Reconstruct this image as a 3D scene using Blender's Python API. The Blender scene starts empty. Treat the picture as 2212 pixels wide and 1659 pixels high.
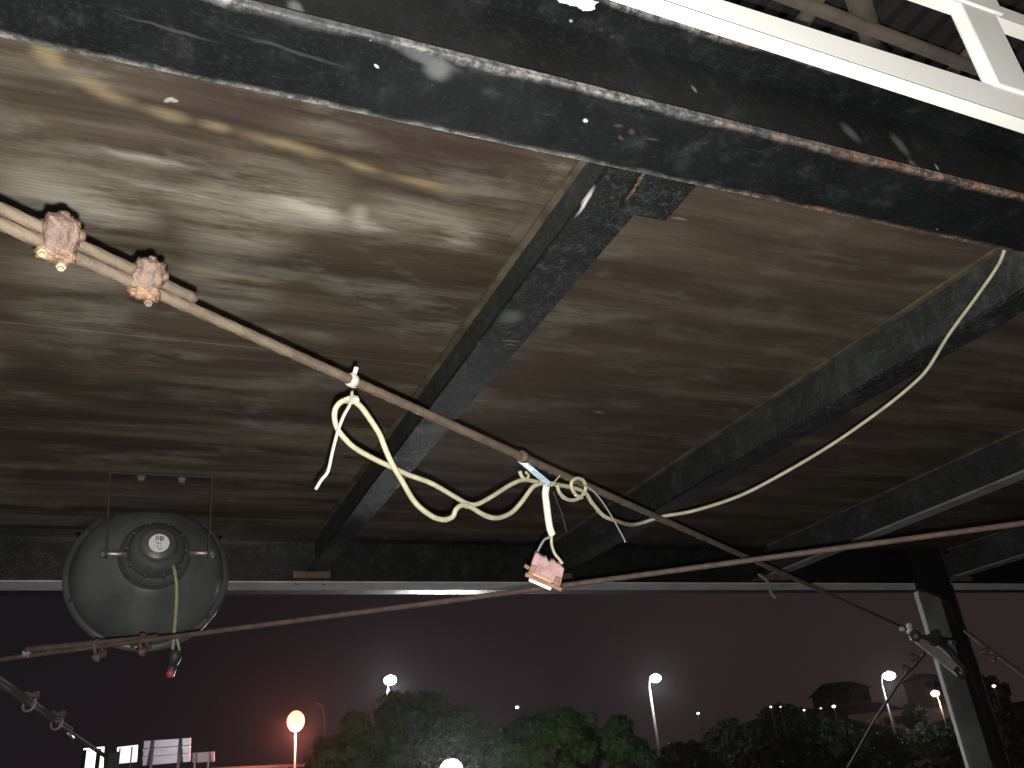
import bpy, bmesh, math, random
from mathutils import Vector, Matrix, noise
random.seed(7)
sc = bpy.context.scene
C = sc.collection

# ------------------------------------------------------------------ camera
# world axes: X along the two big beams, Y along the joists (away), Z up; camera 1.6 m over the ground
CZ = 1.6
CC = (1106.0, 829.5)
_vx = (5620 - CC[0], 1272 - CC[1]); _vy = (277 - CC[0], 1810 - CC[1])
F = math.sqrt(-(_vx[0]*_vy[0] + _vx[1]*_vy[1]))
AX = Vector((_vx[0], _vx[1], F)).normalized()
AY = Vector((_vy[0], _vy[1], F)).normalized()
AZ = AX.cross(AY)
if AZ.y > 0: AZ = -AZ
cam_d = bpy.data.cameras.new('camera'); cam = bpy.data.objects.new('camera', cam_d); C.objects.link(cam)
cam_d.sensor_width = 36; cam_d.lens = F/2212*36; cam_d.clip_end = 3000; cam_d.clip_start = .02
right = Vector((AX.x, AY.x, AZ.x)); up = -Vector((AX.y, AY.y, AZ.y)); back = -Vector((AX.z, AY.z, AZ.z))
M = Matrix((right, up, back)).transposed().to_4x4(); M.translation = (0, 0, CZ)
cam.matrix_world = M
sc.camera = cam

def ray(x, y):
    d = Vector((x-CC[0], y-CC[1], F))
    return Vector((d.dot(AX), d.dot(AY), d.dot(AZ)))/F
def at(x, y, d):                       # a point d metres in front of the camera
    return ray(x, y)*d + Vector((0, 0, CZ))
def onz(x, y, z):                      # a point on the horizontal plane z above the camera
    r = ray(x, y); return r*(z/r.z) + Vector((0, 0, CZ))
def ony(x, y, Y):
    r = ray(x, y); return r*(Y/r.y) + Vector((0, 0, CZ))

# ------------------------------------------------------------------ sky, flash, exposure
w = bpy.data.worlds.new('World'); sc.world = w; w.use_nodes = True
nt = w.node_tree; nt.nodes.clear()
def N(nt, t, **kw):
    n = nt.nodes.new(t)
    for k, v in kw.items():
        if k.startswith('i_'):
            key = k[2:]; key = int(key) if key.isdigit() else key.replace('_', ' ')
            n.inputs[key].default_value = v
        else: setattr(n, k, v)
    return n
out = N(nt, 'ShaderNodeOutputWorld'); bg = N(nt, 'ShaderNodeBackground'); bg.inputs[1].default_value = 1.0
tc = N(nt, 'ShaderNodeTexCoord'); sp = N(nt, 'ShaderNodeSeparateXYZ')
nt.links.new(tc.outputs['Generated'], sp.inputs[0])
r1 = N(nt, 'ShaderNodeValToRGB')        # night sky over a lit city: brighter and warmer low down
r1.color_ramp.elements[0].position = 0.0; r1.color_ramp.elements[0].color = (.0128, .0092, .0112, 1)
r1.color_ramp.elements[1].position = .8; r1.color_ramp.elements[1].color = (.0065, .0060, .0075, 1)
e = r1.color_ramp.elements.new(.25); e.color = (.0092, .0074, .0094, 1)
nt.links.new(sp.outputs[2], r1.inputs[0])
mr = N(nt, 'ShaderNodeMapRange', i_1=.15, i_2=.95, i_3=0.0, i_4=1.0)   # glow of the town to the right (+X)
nt.links.new(sp.outputs[0], mr.inputs[0])
ns = N(nt, 'ShaderNodeTexNoise', i_Scale=2.2, i_Detail=3.0)
nt.links.new(tc.outputs['Generated'], ns.inputs['Vector'])
mx = N(nt, 'ShaderNodeMix', data_type='RGBA', blend_type='ADD')
m2 = N(nt, 'ShaderNodeMath', operation='MULTIPLY'); nt.links.new(mr.outputs[0], m2.inputs[0]); nt.links.new(ns.outputs[0], m2.inputs[1])
nt.links.new(m2.outputs[0], mx.inputs[0]); nt.links.new(r1.outputs[0], mx.inputs[6]); mx.inputs[7].default_value = (.040, .023, .019, 1)
nt.links.new(mx.outputs[2], bg.inputs[0]); nt.links.new(bg.outputs[0], out.inputs[0])

# the phone's own flash, a small lamp 2 cm below the lens
fl_d = bpy.data.lights.new('camera_flash', 'POINT'); fl = bpy.data.objects.new('camera_flash', fl_d); C.objects.link(fl)
fl_d.energy = 170; fl_d.shadow_soft_size = .003; fl_d.color = (1.0, .965, .90)
fl.location = Vector((0, 0, CZ)) - up*.0135 + right*.002 - back*.002

sc.view_settings.view_transform = 'Standard'; sc.view_settings.look = 'None'
sc.view_settings.exposure = 0; sc.view_settings.gamma = 1; sc.view_settings.use_curve_mapping = False
sc.render.engine = 'CYCLES'
sc.render.resolution_x = 1024; sc.render.resolution_y = 768

# ------------------------------------------------------------------ mesh helpers
class MB:
    def __init__(s): s.bm = bmesh.new()
    def box(s, a, b):
        x0, y0, z0 = a; x1, y1, z1 = b
        return s.hexa([(x0,y0,z0),(x1,y0,z0),(x1,y1,z0),(x0,y1,z0),(x0,y0,z1),(x1,y0,z1),(x1,y1,z1),(x0,y1,z1)])
    def hexa(s, p):
        v = [s.bm.verts.new(q) for q in p]
        for f in ((3,2,1,0),(4,5,6,7),(0,1,5,4),(1,2,6,5),(2,3,7,6),(3,0,4,7)): s.bm.faces.new([v[i] for i in f])
        return s
    def obox(s, c, ax, ay, az, hx, hy, hz):
        c = Vector(c); ax, ay, az = Vector(ax), Vector(ay), Vector(az)
        pts = []
        for z in (-1, 1):
            for x, y in ((-1,-1),(1,-1),(1,1),(-1,1)): pts.append(c+ax*hx*x+ay*hy*y+az*hz*z)
        return s.hexa(pts)
    def bar(s, a, b, w_, h_, upv=(0,0,1)):
        a, b = Vector(a), Vector(b); d = (b-a); L = d.length; d.normalize()
        x = d.cross(Vector(upv)).normalized(); y = x.cross(d).normalized()
        return s.obox((a+b)/2, d, x, y, L/2, w_/2, h_/2)
    def tube(s, pts, r, n=8, caps=True, rf=None, steps=None, flat=1.0):
        pts = [Vector(p) for p in pts]
        rs = r if isinstance(r, (list, tuple)) else [r]*len(pts)
        prev = None; rings = []
        acc = 0
        for i, p in enumerate(pts):
            d = (pts[min(i+1, len(pts)-1)] - pts[max(i-1, 0)]).normalized()
            if prev is None:
                t = Vector((0,0,1)) if abs(d.z) < .9 else Vector((1,0,0))
                u = d.cross(t).normalized()
            else: u = (prev - d*prev.dot(d)).normalized()
            prev = u; v = d.cross(u)
            if i: acc += (p-pts[i-1]).length
            ring = []
            for k in range(n):
                a = 2*math.pi*k/n
                rr = rs[i]*(rf(a, acc) if rf else 1)
                ring.append(s.bm.verts.new(p + u*math.cos(a)*rr + v*math.sin(a)*rr*flat))
            rings.append(ring)
        for i in range(len(rings)-1):
            A, B = rings[i], rings[i+1]
            for k in range(n): s.bm.faces.new((A[k], A[(k+1)%n], B[(k+1)%n], B[k]))
        if caps:
            s.bm.faces.new(rings[0][::-1]); s.bm.faces.new(rings[-1])
        return s
    def lathe(s, c, axis, prof, n=48, cap0=False, cap1=True):
        c = Vector(c); d = Vector(axis).normalized()
        t = Vector((0,0,1)) if abs(d.z) < .9 else Vector((1,0,0))
        u = d.cross(t).normalized(); v = d.cross(u)
        rings = []
        for tt, r in prof:
            rings.append([s.bm.verts.new(c + d*tt + u*math.cos(2*math.pi*k/n)*r + v*math.sin(2*math.pi*k/n)*r) for k in range(n)])
        for i in range(len(rings)-1):
            A, B = rings[i], rings[i+1]
            for k in range(n): s.bm.faces.new((A[k], A[(k+1)%n], B[(k+1)%n], B[k]))
        if cap0: s.bm.faces.new(rings[0][::-1])
        if cap1: s.bm.faces.new(rings[-1])
        return s
    def ball(s, c, r, seg=12, jitter=0, sq=(1,1,1)):
        c = Vector(c)
        g = bmesh.ops.create_uvsphere(s.bm, u_segments=seg, v_segments=max(6, seg*2//3), radius=1)
        for v in g['verts']:
            k = r*(1 + jitter*noise.noise(v.co*2.3 + c*37))
            v.co = Vector((v.co.x*sq[0], v.co.y*sq[1], v.co.z*sq[2]))*k + c
        return s
    def build(s, name, mat, parent=None, smooth=False, bevel=0, kind=None):
        bmesh.ops.recalc_face_normals(s.bm, faces=s.bm.faces)
        me = bpy.data.meshes.new(name); 
        s.bm.to_mesh(me); s.bm.free()
        me.materials.append(mat)
        if smooth:
            for p in me.polygons: p.use_smooth = True
        o = bpy.data.objects.new(name, me); C.objects.link(o)
        if parent is not None:
            o.parent = parent
            q = parent; off = Vector((0,0,0))
            while q is not None: off += q.location; q = q.parent
            o.location = -off
        if bevel:
            b = o.modifiers.new('bevel', 'BEVEL'); b.width = bevel; b.segments = 2; b.limit_method = 'ANGLE'
        if kind: o['kind'] = kind
        return o

def thing(name, label, cat, loc=(0,0,0), group=None):
    o = bpy.data.objects.new(name, None); C.objects.link(o); o.location = loc
    o.empty_display_size = .1
    o['label'] = label; o['category'] = cat
    if group: o['group'] = group
    return o
def tag(o, label, cat, group=None):
    o['label'] = label; o['category'] = cat
    if group: o['group'] = group
    return o
def copy_tree(o, parent=None):
    c = o.copy(); C.objects.link(c); c.parent = parent
    for ch in list(o.children): copy_tree(ch, c)
    return c
def smooth_path(pts, k=8):             # Catmull-Rom through the points
    P = [Vector(p) for p in pts]; P = [P[0]*2-P[1]] + P + [P[-1]*2-P[-2]]
    out = []
    for i in range(1, len(P)-2):
        for j in range(k):
            t = j/k; a, b, c, d = P[i-1], P[i], P[i+1], P[i+2]
            out.append(.5*((2*b)+(c-a)*t+(2*a-5*b+4*c-d)*t*t+(3*b-a-3*c+d)*t**3))
    out.append(P[-2]); return out

# ------------------------------------------------------------------ materials
def new_mat(name):
    m = bpy.data.materials.new(name); m.use_nodes = True
    n = m.node_tree; b = n.nodes['Principled BSDF']
    return m, n, b
def L(n, a, b): n.links.new(a, b)
def coords(n, scale=(1,1,1)):
    t = N(n, 'ShaderNodeTexCoord'); mp = N(n, 'ShaderNodeMapping'); mp.inputs['Scale'].default_value = scale
    L(n, t.outputs['Object'], mp.inputs[0]); return mp.outputs[0]
def noise_f(n, vec, scale, detail=4, rough=.6, lo=.35, hi=.65, dist=0):
    x = N(n, 'ShaderNodeTexNoise'); x.inputs['Scale'].default_value = scale; x.inputs['Detail'].default_value = detail
    x.inputs['Roughness'].default_value = rough; x.inputs['Distortion'].default_value = dist
    L(n, vec, x.inputs['Vector'])
    r = N(n, 'ShaderNodeMapRange', interpolation_type='SMOOTHSTEP'); r.inputs[1].default_value = lo; r.inputs[2].default_value = hi
    L(n, x.outputs['Fac'], r.inputs[0]); return r.outputs[0]
def mix(n, fac, a, b, mode='MIX'):
    m = N(n, 'ShaderNodeMix', data_type='RGBA', blend_type=mode)
    for sock, v in ((m.inputs[0], fac), (m.inputs[6], a), (m.inputs[7], b)):
        if isinstance(v, (int, float)): sock.default_value = v
        elif isinstance(v, tuple): sock.default_value = (*v, 1)
        else: L(n, v, sock)
    return m.outputs[2]
def mul(n, a, b, op='MULTIPLY', clamp=False):
    m = N(n, 'ShaderNodeMath', operation=op); m.use_clamp = clamp
    for s_, v in ((m.inputs[0], a), (m.inputs[1], b)):
        if isinstance(v, (int, float)): s_.default_value = v
        else: L(n, v, s_)
    return m.outputs[0]
def bump(n, b, h, strength=.3, dist=.002):
    x = N(n, 'ShaderNodeBump'); x.inputs['Strength'].default_value = strength; x.inputs['Distance'].default_value = dist
    L(n, h, x.inputs['Height']); L(n, x.outputs[0], b.inputs['Normal'])
def stroke(n, vec, a, b, width, plane='xy', soft=(1.0, .35)):
    """a mask that is 1 along the stroke a-b (world points) and 0 off it"""
    a, b = Vector(a), Vector(b); c = (a+b)/2; d = b-a
    mp = N(n, 'ShaderNodeMapping', vector_type='TEXTURE')
    mp.inputs['Location'].default_value = c
    if plane == 'xy':
        mp.inputs['Rotation'].default_value = (0, 0, math.atan2(d.y, d.x)); mp.inputs['Scale'].default_value = (max(d.length/2, .004)*1.25, width, .3)
    elif plane == 'xz':
        mp.inputs['Rotation'].default_value = (0, -math.atan2(d.z, d.x), 0); mp.inputs['Scale'].default_value = (max(d.length/2, .004)*1.25, .3, width)
    L(n, vec, mp.inputs[0])
    ln = N(n, 'ShaderNodeVectorMath', operation='LENGTH'); L(n, mp.outputs[0], ln.inputs[0])
    r = N(n, 'ShaderNodeMapRange', interpolation_type='SMOOTHSTEP'); r.inputs[1].default_value = soft[0]; r.inputs[2].default_value = soft[1]
    L(n, ln.outputs['Value'], r.inputs[0]); return r.outputs[0]
def warp(n, vec, scale, amt):
    x = N(n, 'ShaderNodeTexNoise'); x.inputs['Scale'].default_value = scale; x.inputs['Detail'].default_value = 4
    L(n, vec, x.inputs['Vector'])
    s_ = N(n, 'ShaderNodeVectorMath', operation='SUBTRACT'); L(n, x.outputs['Color'], s_.inputs[0]); s_.inputs[1].default_value = (.5,.5,.5)
    m = N(n, 'ShaderNodeVectorMath', operation='MULTIPLY'); L(n, s_.outputs[0], m.inputs[0]); m.inputs[1].default_value = amt
    a = N(n, 'ShaderNodeVectorMath', operation='ADD'); L(n, vec, a.inputs[0]); L(n, m.outputs[0], a.inputs[1])
    return a.outputs[0]

def simple(name, col, rough=.6, metal=0, var=.25, scale=20, col2=None, bmp=.15, spec=.5):
    m, n, b = new_mat(name)
    v = coords(n); f = noise_f(n, v, scale, 5, .6, .3, .7)
    c2 = col2 or tuple(c*(1-var) for c in col)
    L(n, mix(n, f, col, c2), b.inputs['Base Color'])
    b.inputs['Roughness'].default_value = rough; b.inputs['Metallic'].default_value = metal
    b.inputs['Specular IOR Level'].default_value = spec
    if bmp: bump(n, b, noise_f(n, v, scale*4, 3, .6, .2, .8), bmp, .001)
    return m
def emit(name, col, strength):
    m, n, b = new_mat(name); b.inputs['Base Color'].default_value = (*col, 1)
    b.inputs['Emission Color'].default_value = (*col, 1); b.inputs['Emission Strength'].default_value = strength
    return m

# weathered varnished plywood, grain and water stains along X
def wood_mat():
    m, n, b = new_mat('weathered plywood')
    o = coords(n)
    wv = warp(n, o, 1.6, (.10, .07, 0)); wv2 = warp(n, wv, 9, (.03, .012, 0))
    def st(sx, sy, vec=wv):
        mp = N(n, 'ShaderNodeMapping'); mp.inputs['Scale'].default_value = (sx, sy, 1); L(n, vec, mp.inputs[0]); return mp.outputs[0]
    broad = noise_f(n, st(.55, 3.2), 1.6, 5, .62, .33, .68)
    band = noise_f(n, st(.42, 6.5), 1.5, 6, .62, .42, .66)
    fine = noise_f(n, st(3, 90, wv2), 1.5, 4, .7, .25, .75)
    patch = noise_f(n, st(1.2, 3.0), 2.3, 6, .7, .50, .66)
    redp = noise_f(n, st(.8, 2.0), 1.3, 3, .5, .42, .62)
    c = mix(n, broad, (.060, .043, .029), (.120, .096, .068))
    c = mix(n, mul(n, band, .72), c, (.235, .205, .150))
    dk = noise_f(n, st(.36, 5), 1.2, 6, .60, .47, .62)
    c = mix(n, mul(n, dk, .8), c, (.042, .030, .022))
    c = mix(n, mul(n, redp, .38), c, (.085, .054, .040))
    c = mix(n, mul(n, patch, .45), c, (.29, .275, .24))
    def _sk(c, col, amt, pts, wd, soft=(1.0, .3)):
        ws = [onz(x, y, 1.0) for x, y in pts]
        tot = None
        for a, b_ in zip(ws, ws[1:]):
            s_ = stroke(n, wv3, a, b_, wd, 'xy', soft)
            tot = s_ if tot is None else mul(n, tot, s_, 'MAXIMUM')
        return mix(n, mul(n, tot, amt), c, col)
    wv3 = warp(n, warp(n, o, 3, (.10, .03, 0)), 14, (.03, .016, 0))
    # broad grey field on the left, bleaching plus painted flash sheen, dark band next to the beam
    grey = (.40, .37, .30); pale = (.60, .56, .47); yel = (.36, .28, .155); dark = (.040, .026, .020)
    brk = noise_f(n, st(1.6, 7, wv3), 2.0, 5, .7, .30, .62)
    def sk2(c, col, amt, pts, wd, soft=(1.0, .3)):
        ws = [onz(x, y, 1.0) for x, y in pts]; tot = None
        for a, b_ in zip(ws, ws[1:]):
            s_ = stroke(n, wv3, a, b_, wd, 'xy', soft); tot = s_ if tot is None else mul(n, tot, s_, 'MAXIMUM')
        return mix(n, mul(n, mul(n, tot, brk), amt), c, col)
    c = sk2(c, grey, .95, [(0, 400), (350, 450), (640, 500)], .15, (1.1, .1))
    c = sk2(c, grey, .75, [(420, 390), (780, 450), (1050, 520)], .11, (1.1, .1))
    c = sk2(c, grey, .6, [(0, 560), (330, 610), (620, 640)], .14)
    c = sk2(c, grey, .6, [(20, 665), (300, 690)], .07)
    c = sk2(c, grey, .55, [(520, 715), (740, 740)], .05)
    c = _sk(c, (.050, .030, .028), .75, [(220, 205), (700, 270), (1150, 370)], .065, (1.1, .1))
    c = _sk(c, dark, .35, [(750, 370), (1000, 440)], .03, (1.1, .2))
    c = _sk(c, dark, .55, [(0, 780), (180, 830), (420, 860)], .13, (1.1, .1))
    c = _sk(c, dark, .40, [(620, 850), (850, 880)], .10, (1.1, .1))
    c = _sk(c, dark, .55, [(350, 615), (630, 662)], .022, (1.1, .2))
    c = _sk(c, dark, .5, [(1150, 880), (1420, 905)], .06, (1.1, .2))
    c = _sk(c, dark, .45, [(1480, 520), (1760, 555), (2000, 600)], .07, (1.1, .1))
    c = _sk(c, dark, .55, [(1720, 548), (1880, 575)], .012)
    c = _sk(c, dark, .5, [(180, 967), (430, 970)], .03, (1.1, .3))
    c = _sk(c, dark, .45, [(0, 1040), (200, 1050), (560, 1060)], .12, (1.1, .1))
    c = sk2(c, (.17, .15, .12), .7, [(1475, 600), (1900, 668)], .03)
    c = sk2(c, (.17, .15, .125), .5, [(1300, 700), (1560, 740)], .05)
    c = _sk(c, yel, .7, [(67, 95), (160, 165), (300, 233)], 0.0225, (1.1, 0.0))
    c = _sk(c, yel, .35, [(100, 85), (140, 125)], 0.0525, (1.1, 0.0))
    c = _sk(c, yel, .75, [(300, 233), (417, 260), (500, 283), (737, 342)], 0.0180, (1.1, 0.0))
    c = _sk(c, yel, .80, [(737, 342), (837, 373), (1003, 413)], 0.0150, (1.1, 0.0))
    c = _sk(c, dark, .45, [(300, 262), (500, 310), (737, 368), (1000, 440)], .013)
    c = sk2(c, pale, .5, [(560, 440), (820, 500)], .05, (1.1, 0))  # pale strokes mix weathering with flash highlights painted into the wood
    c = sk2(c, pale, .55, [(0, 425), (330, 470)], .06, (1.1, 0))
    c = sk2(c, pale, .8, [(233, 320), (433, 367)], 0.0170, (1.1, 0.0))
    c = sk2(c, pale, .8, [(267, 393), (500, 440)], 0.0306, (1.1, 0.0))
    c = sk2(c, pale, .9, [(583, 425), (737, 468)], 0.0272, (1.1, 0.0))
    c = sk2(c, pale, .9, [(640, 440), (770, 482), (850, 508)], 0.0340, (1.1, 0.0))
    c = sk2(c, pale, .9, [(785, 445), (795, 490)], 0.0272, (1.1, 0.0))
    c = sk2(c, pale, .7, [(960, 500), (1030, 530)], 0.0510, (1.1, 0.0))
    c = _sk(c, yel, .5, [(367, 573), (500, 590), (617, 613)], 0.0150, (1.1, 0.0))
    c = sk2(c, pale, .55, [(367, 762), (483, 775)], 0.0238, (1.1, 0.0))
    c = _sk(c, yel, .45, [(173, 990), (300, 988), (450, 997)], 0.0270, (1.1, 0.0))
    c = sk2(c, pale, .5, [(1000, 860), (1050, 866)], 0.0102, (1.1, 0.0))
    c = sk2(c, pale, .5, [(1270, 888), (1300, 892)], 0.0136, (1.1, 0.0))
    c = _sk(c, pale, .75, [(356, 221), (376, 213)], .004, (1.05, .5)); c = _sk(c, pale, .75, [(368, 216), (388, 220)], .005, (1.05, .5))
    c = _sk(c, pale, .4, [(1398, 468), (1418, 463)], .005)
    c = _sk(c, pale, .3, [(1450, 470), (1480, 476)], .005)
    c = mix(n, mul(n, fine, .34), c, (.022, .016, .012))
    sepx = N(n, 'ShaderNodeSeparateXYZ'); L(n, o, sepx.inputs[0])      # colour turns darker brown towards the right
    rx = N(n, 'ShaderNodeMapRange', interpolation_type='SMOOTHSTEP'); rx.inputs[1].default_value = .45; rx.inputs[2].default_value = 1.3; L(n, sepx.outputs[0], rx.inputs[0])
    c = mix(n, mul(n, rx.outputs[0], .35), c, (.072, .050, .038))
    L(n, c, b.inputs['Base Color'])
    rr = N(n, 'ShaderNodeMapRange'); rr.inputs[3].default_value = .42; rr.inputs[4].default_value = .75; L(n, brk, rr.inputs[0]); L(n, rr.outputs[0], b.inputs['Roughness'])
    b.inputs['Specular IOR Level'].default_value = .35
    bump(n, b, mul(n, fine, band, 'ADD'), .25, .0012)
    return m

def steel_mat(name, edges=(), marks=(), base=(.0052, .0062, .0068), rough=(.34, .62), plane='xy', dust=.35, rust_x=None, speck=True, rust=(.22, .085, .035), mot=False, spec=.5):
    """black gloss paint with dust, scratches, worn edges (axis, value, width) and stains placed one by one, some of them painted reflections"""
    m, n, b = new_mat(name)
    o = coords(n)
    wv = warp(n, o, 14, (.02, .02, .02))
    big = noise_f(n, wv, 5, 6, .65, .42, .72)
    mid = noise_f(n, wv, 22, 6, .7, .48, .72)
    fin = noise_f(n, o, 150, 4, .7, .5, .72)
    c = mix(n, big, base, tuple(k*1.9 for k in base))
    c = mix(n, mul(n, mul(n, mid, big), dust), c, (.075, .080, .082))
    if mot:
        m3 = noise_f(n, wv, 60, 5, .75, .50, .66); m4 = noise_f(n, o, 320, 3, .6, .58, .70)
        c = mix(n, mul(n, m3, .55), c, (.060, .068, .066)); c = mix(n, mul(n, m4, .5), c, (.16, .16, .15))
    scr = noise_f(n, coords(n, (6, 90, 90)), 3, 4, .7, .60, .74)
    c = mix(n, mul(n, fin, .22), c, (.05, .052, .054)); c = mix(n, mul(n, scr, .35), c, (.07, .068, .064))
    if speck:
        vo = N(n, 'ShaderNodeTexVoronoi'); vo.inputs['Scale'].default_value = 34; L(n, o, vo.inputs['Vector'])
        a = N(n, 'ShaderNodeMath', operation='LESS_THAN'); a.inputs[1].default_value = .055; L(n, vo.outputs['Distance'], a.inputs[0])
        sepc = N(n, 'ShaderNodeSeparateColor'); L(n, vo.outputs['Color'], sepc.inputs[0])
        g = N(n, 'ShaderNodeMath', operation='GREATER_THAN'); g.inputs[1].default_value = .86; L(n, sepc.outputs[0], g.inputs[0])
        c = mix(n, mul(n, mul(n, a.outputs[0], g.outputs[0]), .6), c, (.35, .35, .33))
    sep = N(n, 'ShaderNodeSeparateXYZ'); L(n, wv, sep.inputs[0])
    ew = None
    for ax, val, wd in edges:
        s_ = mul(n, sep.outputs['xyz'.index(ax)], -val, 'ADD'); s_ = mul(n, s_, 0, 'ABSOLUTE')
        r = N(n, 'ShaderNodeMapRange', interpolation_type='SMOOTHSTEP'); r.inputs[1].default_value = wd; r.inputs[2].default_value = 0
        L(n, s_, r.inputs[0]); ew = r.outputs[0] if ew is None else mul(n, ew, r.outputs[0], 'MAXIMUM')
    if ew is not None:
        brk = noise_f(n, o, 60, 6, .8, .40, .62)
        brk2 = noise_f(n, o, 7, 4, .6, .25, .6)
        wear = mul(n, mul(n, ew, brk), mul(n, brk2, .9), 'MULTIPLY')
        c = mix(n, mul(n, ew, .55), c, (.070, .078, .082))
        col = noise_f(n, o, 9, 5, .7, .45, .6)
        if rust_x:
            rx = N(n, 'ShaderNodeMapRange', interpolation_type='SMOOTHSTEP'); rx.inputs[1].default_value = rust_x[0]; rx.inputs[2].default_value = rust_x[1]
            L(n, sep.outputs[0], rx.inputs[0]); rc = mul(n, col, rx.outputs[0]); rc = mul(n, rc, mul(n, rx.outputs[0], .5), 'ADD', True)
        else: rc = mul(n, col, .5)
        ec = mix(n, rc, (.29, .27, .255), (.36, .18, .09))
        c = mix(n, wear, c, ec)
    for a, b_, wd, col, amt, pl in marks:
        s_ = stroke(n, wv, a, b_, wd, pl, (1.05, .25))
        c = mix(n, mul(n, s_, amt), c, col)
    b.inputs['Specular IOR Level'].default_value = spec
    L(n, c, b.inputs['Base Color'])
    rr = N(n, 'ShaderNodeMapRange'); rr.inputs[3].default_value = rough[0]; rr.inputs[4].default_value = rough[1]; L(n, mid, rr.inputs[0]); L(n, rr.outputs[0], b.inputs['Roughness'])
    bump(n, b, mul(n, mid, fin, 'ADD'), .25, .0012)
    return m

Z = lambda z: z + CZ
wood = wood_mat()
dust = (.13, .135, .135); dust2 = (.085, .10, .085); rustc = (.34, .15, .06); whitep = (.75, .75, .72)
sx = lambda x0, y0, x1, y1, wd, col, amt, Y=.735: (ony(x0, y0, Y), ony(x1, y1, Y), wd, col, amt, 'xz')
sb = lambda x0, y0, x1, y1, wd, col, amt, z=.8: (onz(x0, y0, z), onz(x1, y1, z), wd, col, amt, 'xy')
near_m = steel_mat('black paint near beam', edges=[('y', .676, .012), ('y', .800, .012)], rust_x=(.55, .95), dust=.22, marks=[
    sb(925, 128, 965, 170, .018, dust, .75), sb(860, 105, 990, 150, .010, (.10, .11, .115), .7),
    sb(1330, 270, 1350, 276, .004, (.12, .07, .055), .5), sb(1362, 282, 1372, 290, .005, (.12, .07, .055), .5), sb(1340, 292, 1350, 300, .003, (.14, .08, .06), .5), sb(1390, 300, 1420, 304, .003, (.12, .07, .055), .5), sb(1265, 258, 1271, 262, .0035, whitep, 1), sb(809, 140, 814, 143, .0026, whitep, .9),
    sb(500, 70, 760, 150, .004, (.06, .06, .06), .4), sb(250, 30, 470, 92, .003, (.06, .055, .055), .5)])
web_m = steel_mat('black paint near beam web', base=(.0055, .0060, .0065), dust=.12, marks=[
    sx(1815, 265, 1855, 310, .016, (.075, .078, .088), .85), sx(1925, 290, 1965, 340, .015, (.085, .088, .088), .85), sx(1965, 345, 1985, 375, .012, (.10, .095, .075), .8),
    sx(950, 110, 975, 115, .010, (.08, .085, .08), .7), sx(1545, 136, 1549, 146, .0045, whitep, 1), sx(1490, 185, 1500, 200, .004, (.2, .2, .2), .8),
    sx(630, 0, 655, 35, .012, (.12, .14, .13), .8), sx(2020, 355, 2030, 370, .0035, (.3, .3, .3), .9)])
sj = lambda x0, y0, x1, y1, wd, col, amt, z=.84: (onz(x0, y0, z), onz(x1, y1, z), wd, col, amt, 'xy')
joist_m = steel_mat('black paint joist', base=(.0075, .0088, .0090), dust=.8, rust_x=None, mot=True, spec=.12, rough=(.65, .85), marks=[
    sj(685, 1245, 740, 1170, .07, (.10, .10, .105), .5), sj(1235, 1222, 1460, 1095, .07, (.10, .10, .105), .6), sj(1283, 402, 1247, 466, .0045, (.55, .56, .55), .95), sj(890, 835, 915, 855, .012, (.20, .10, .06), .7, .95), sj(1000, 655, 1030, 665, .01, (.2, .2, .2), .6, .93),  # far-end greys and the bright edge streak are reflections painted in
    sj(1080, 680, 1130, 690, .035, dust2, .8), sj(905, 925, 960, 930, .04, dust2, .75), sj(1085, 735, 1125, 737, .0025, (.2, .2, .19), .8), sj(1088, 742, 1118, 745, .002, (.2, .2, .19), .8)])
cleat_m = steel_mat('rusty cleat', base=(.075, .046, .028), dust=.3, marks=[], speck=False, edges=[], rough=(.6, .85))
far_m = steel_mat('black paint far beam', base=(.006, .0065, .0068), dust=.2, rough=(.3, .5))
grey_sheen = simple('grey underside sheen', (.55, .55, .55), .85, 0, .25, 9, spec=.08)  # grazing reflection under the far beam, painted as pale grey
lipm = simple('dusty brown timber lip', (.12, .095, .06), .8, 0, .6, 16)
whitem = simple('white gloss paint', (.88, .88, .85), .35, 0, .06, 8, bmp=.05)
rustm = simple('brown rusty wire', (.086, .064, .042), .8, 0, .35, 40, col2=(.050, .035, .022), bmp=.4)
rustd = simple('dark rusty wire', (.10, .065, .050), .75, 0, .5, 60, bmp=.4)
clipm = simple('rusty pink primer', (.088, .054, .036), .6, .0, .4, 110, col2=(.050, .030, .024), bmp=.6)
clipo = simple('orange rust', (.155, .090, .052), .5, .1, .5, 160, col2=(.065, .036, .022), bmp=.6)
zincm = simple('zinc plate', (.55, .53, .50), .3, .7, .4, 120, bmp=.4)
creamm = simple('cream cable sheath', (.36, .34, .235), .55, 0, .3, 45, bmp=.1)
tapem = simple('white tape', (.60, .59, .50), .5, 0, .15, 60, bmp=.3)
tiem = simple('nylon tie', (.33, .31, .27), .4, 0, .15, 60, bmp=.0)
tieg = simple('grey nylon tie', (.14, .145, .15), .45, 0, .2, 60, bmp=.0)
blackm = simple('black plastic', (.012, .012, .013), .8, 0, .3, 30)
pinkm = simple('scorched pink plastic', (.29, .165, .175), .55, 0, .5, 90, col2=(.17, .095, .09))
copperm = simple('corroded bracket', (.20, .10, .06), .6, .1, .5, 120)
bluem = simple('blue steel clip', (.030, .060, .085), .35, .3, .3, 60)
lampm = None

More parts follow.
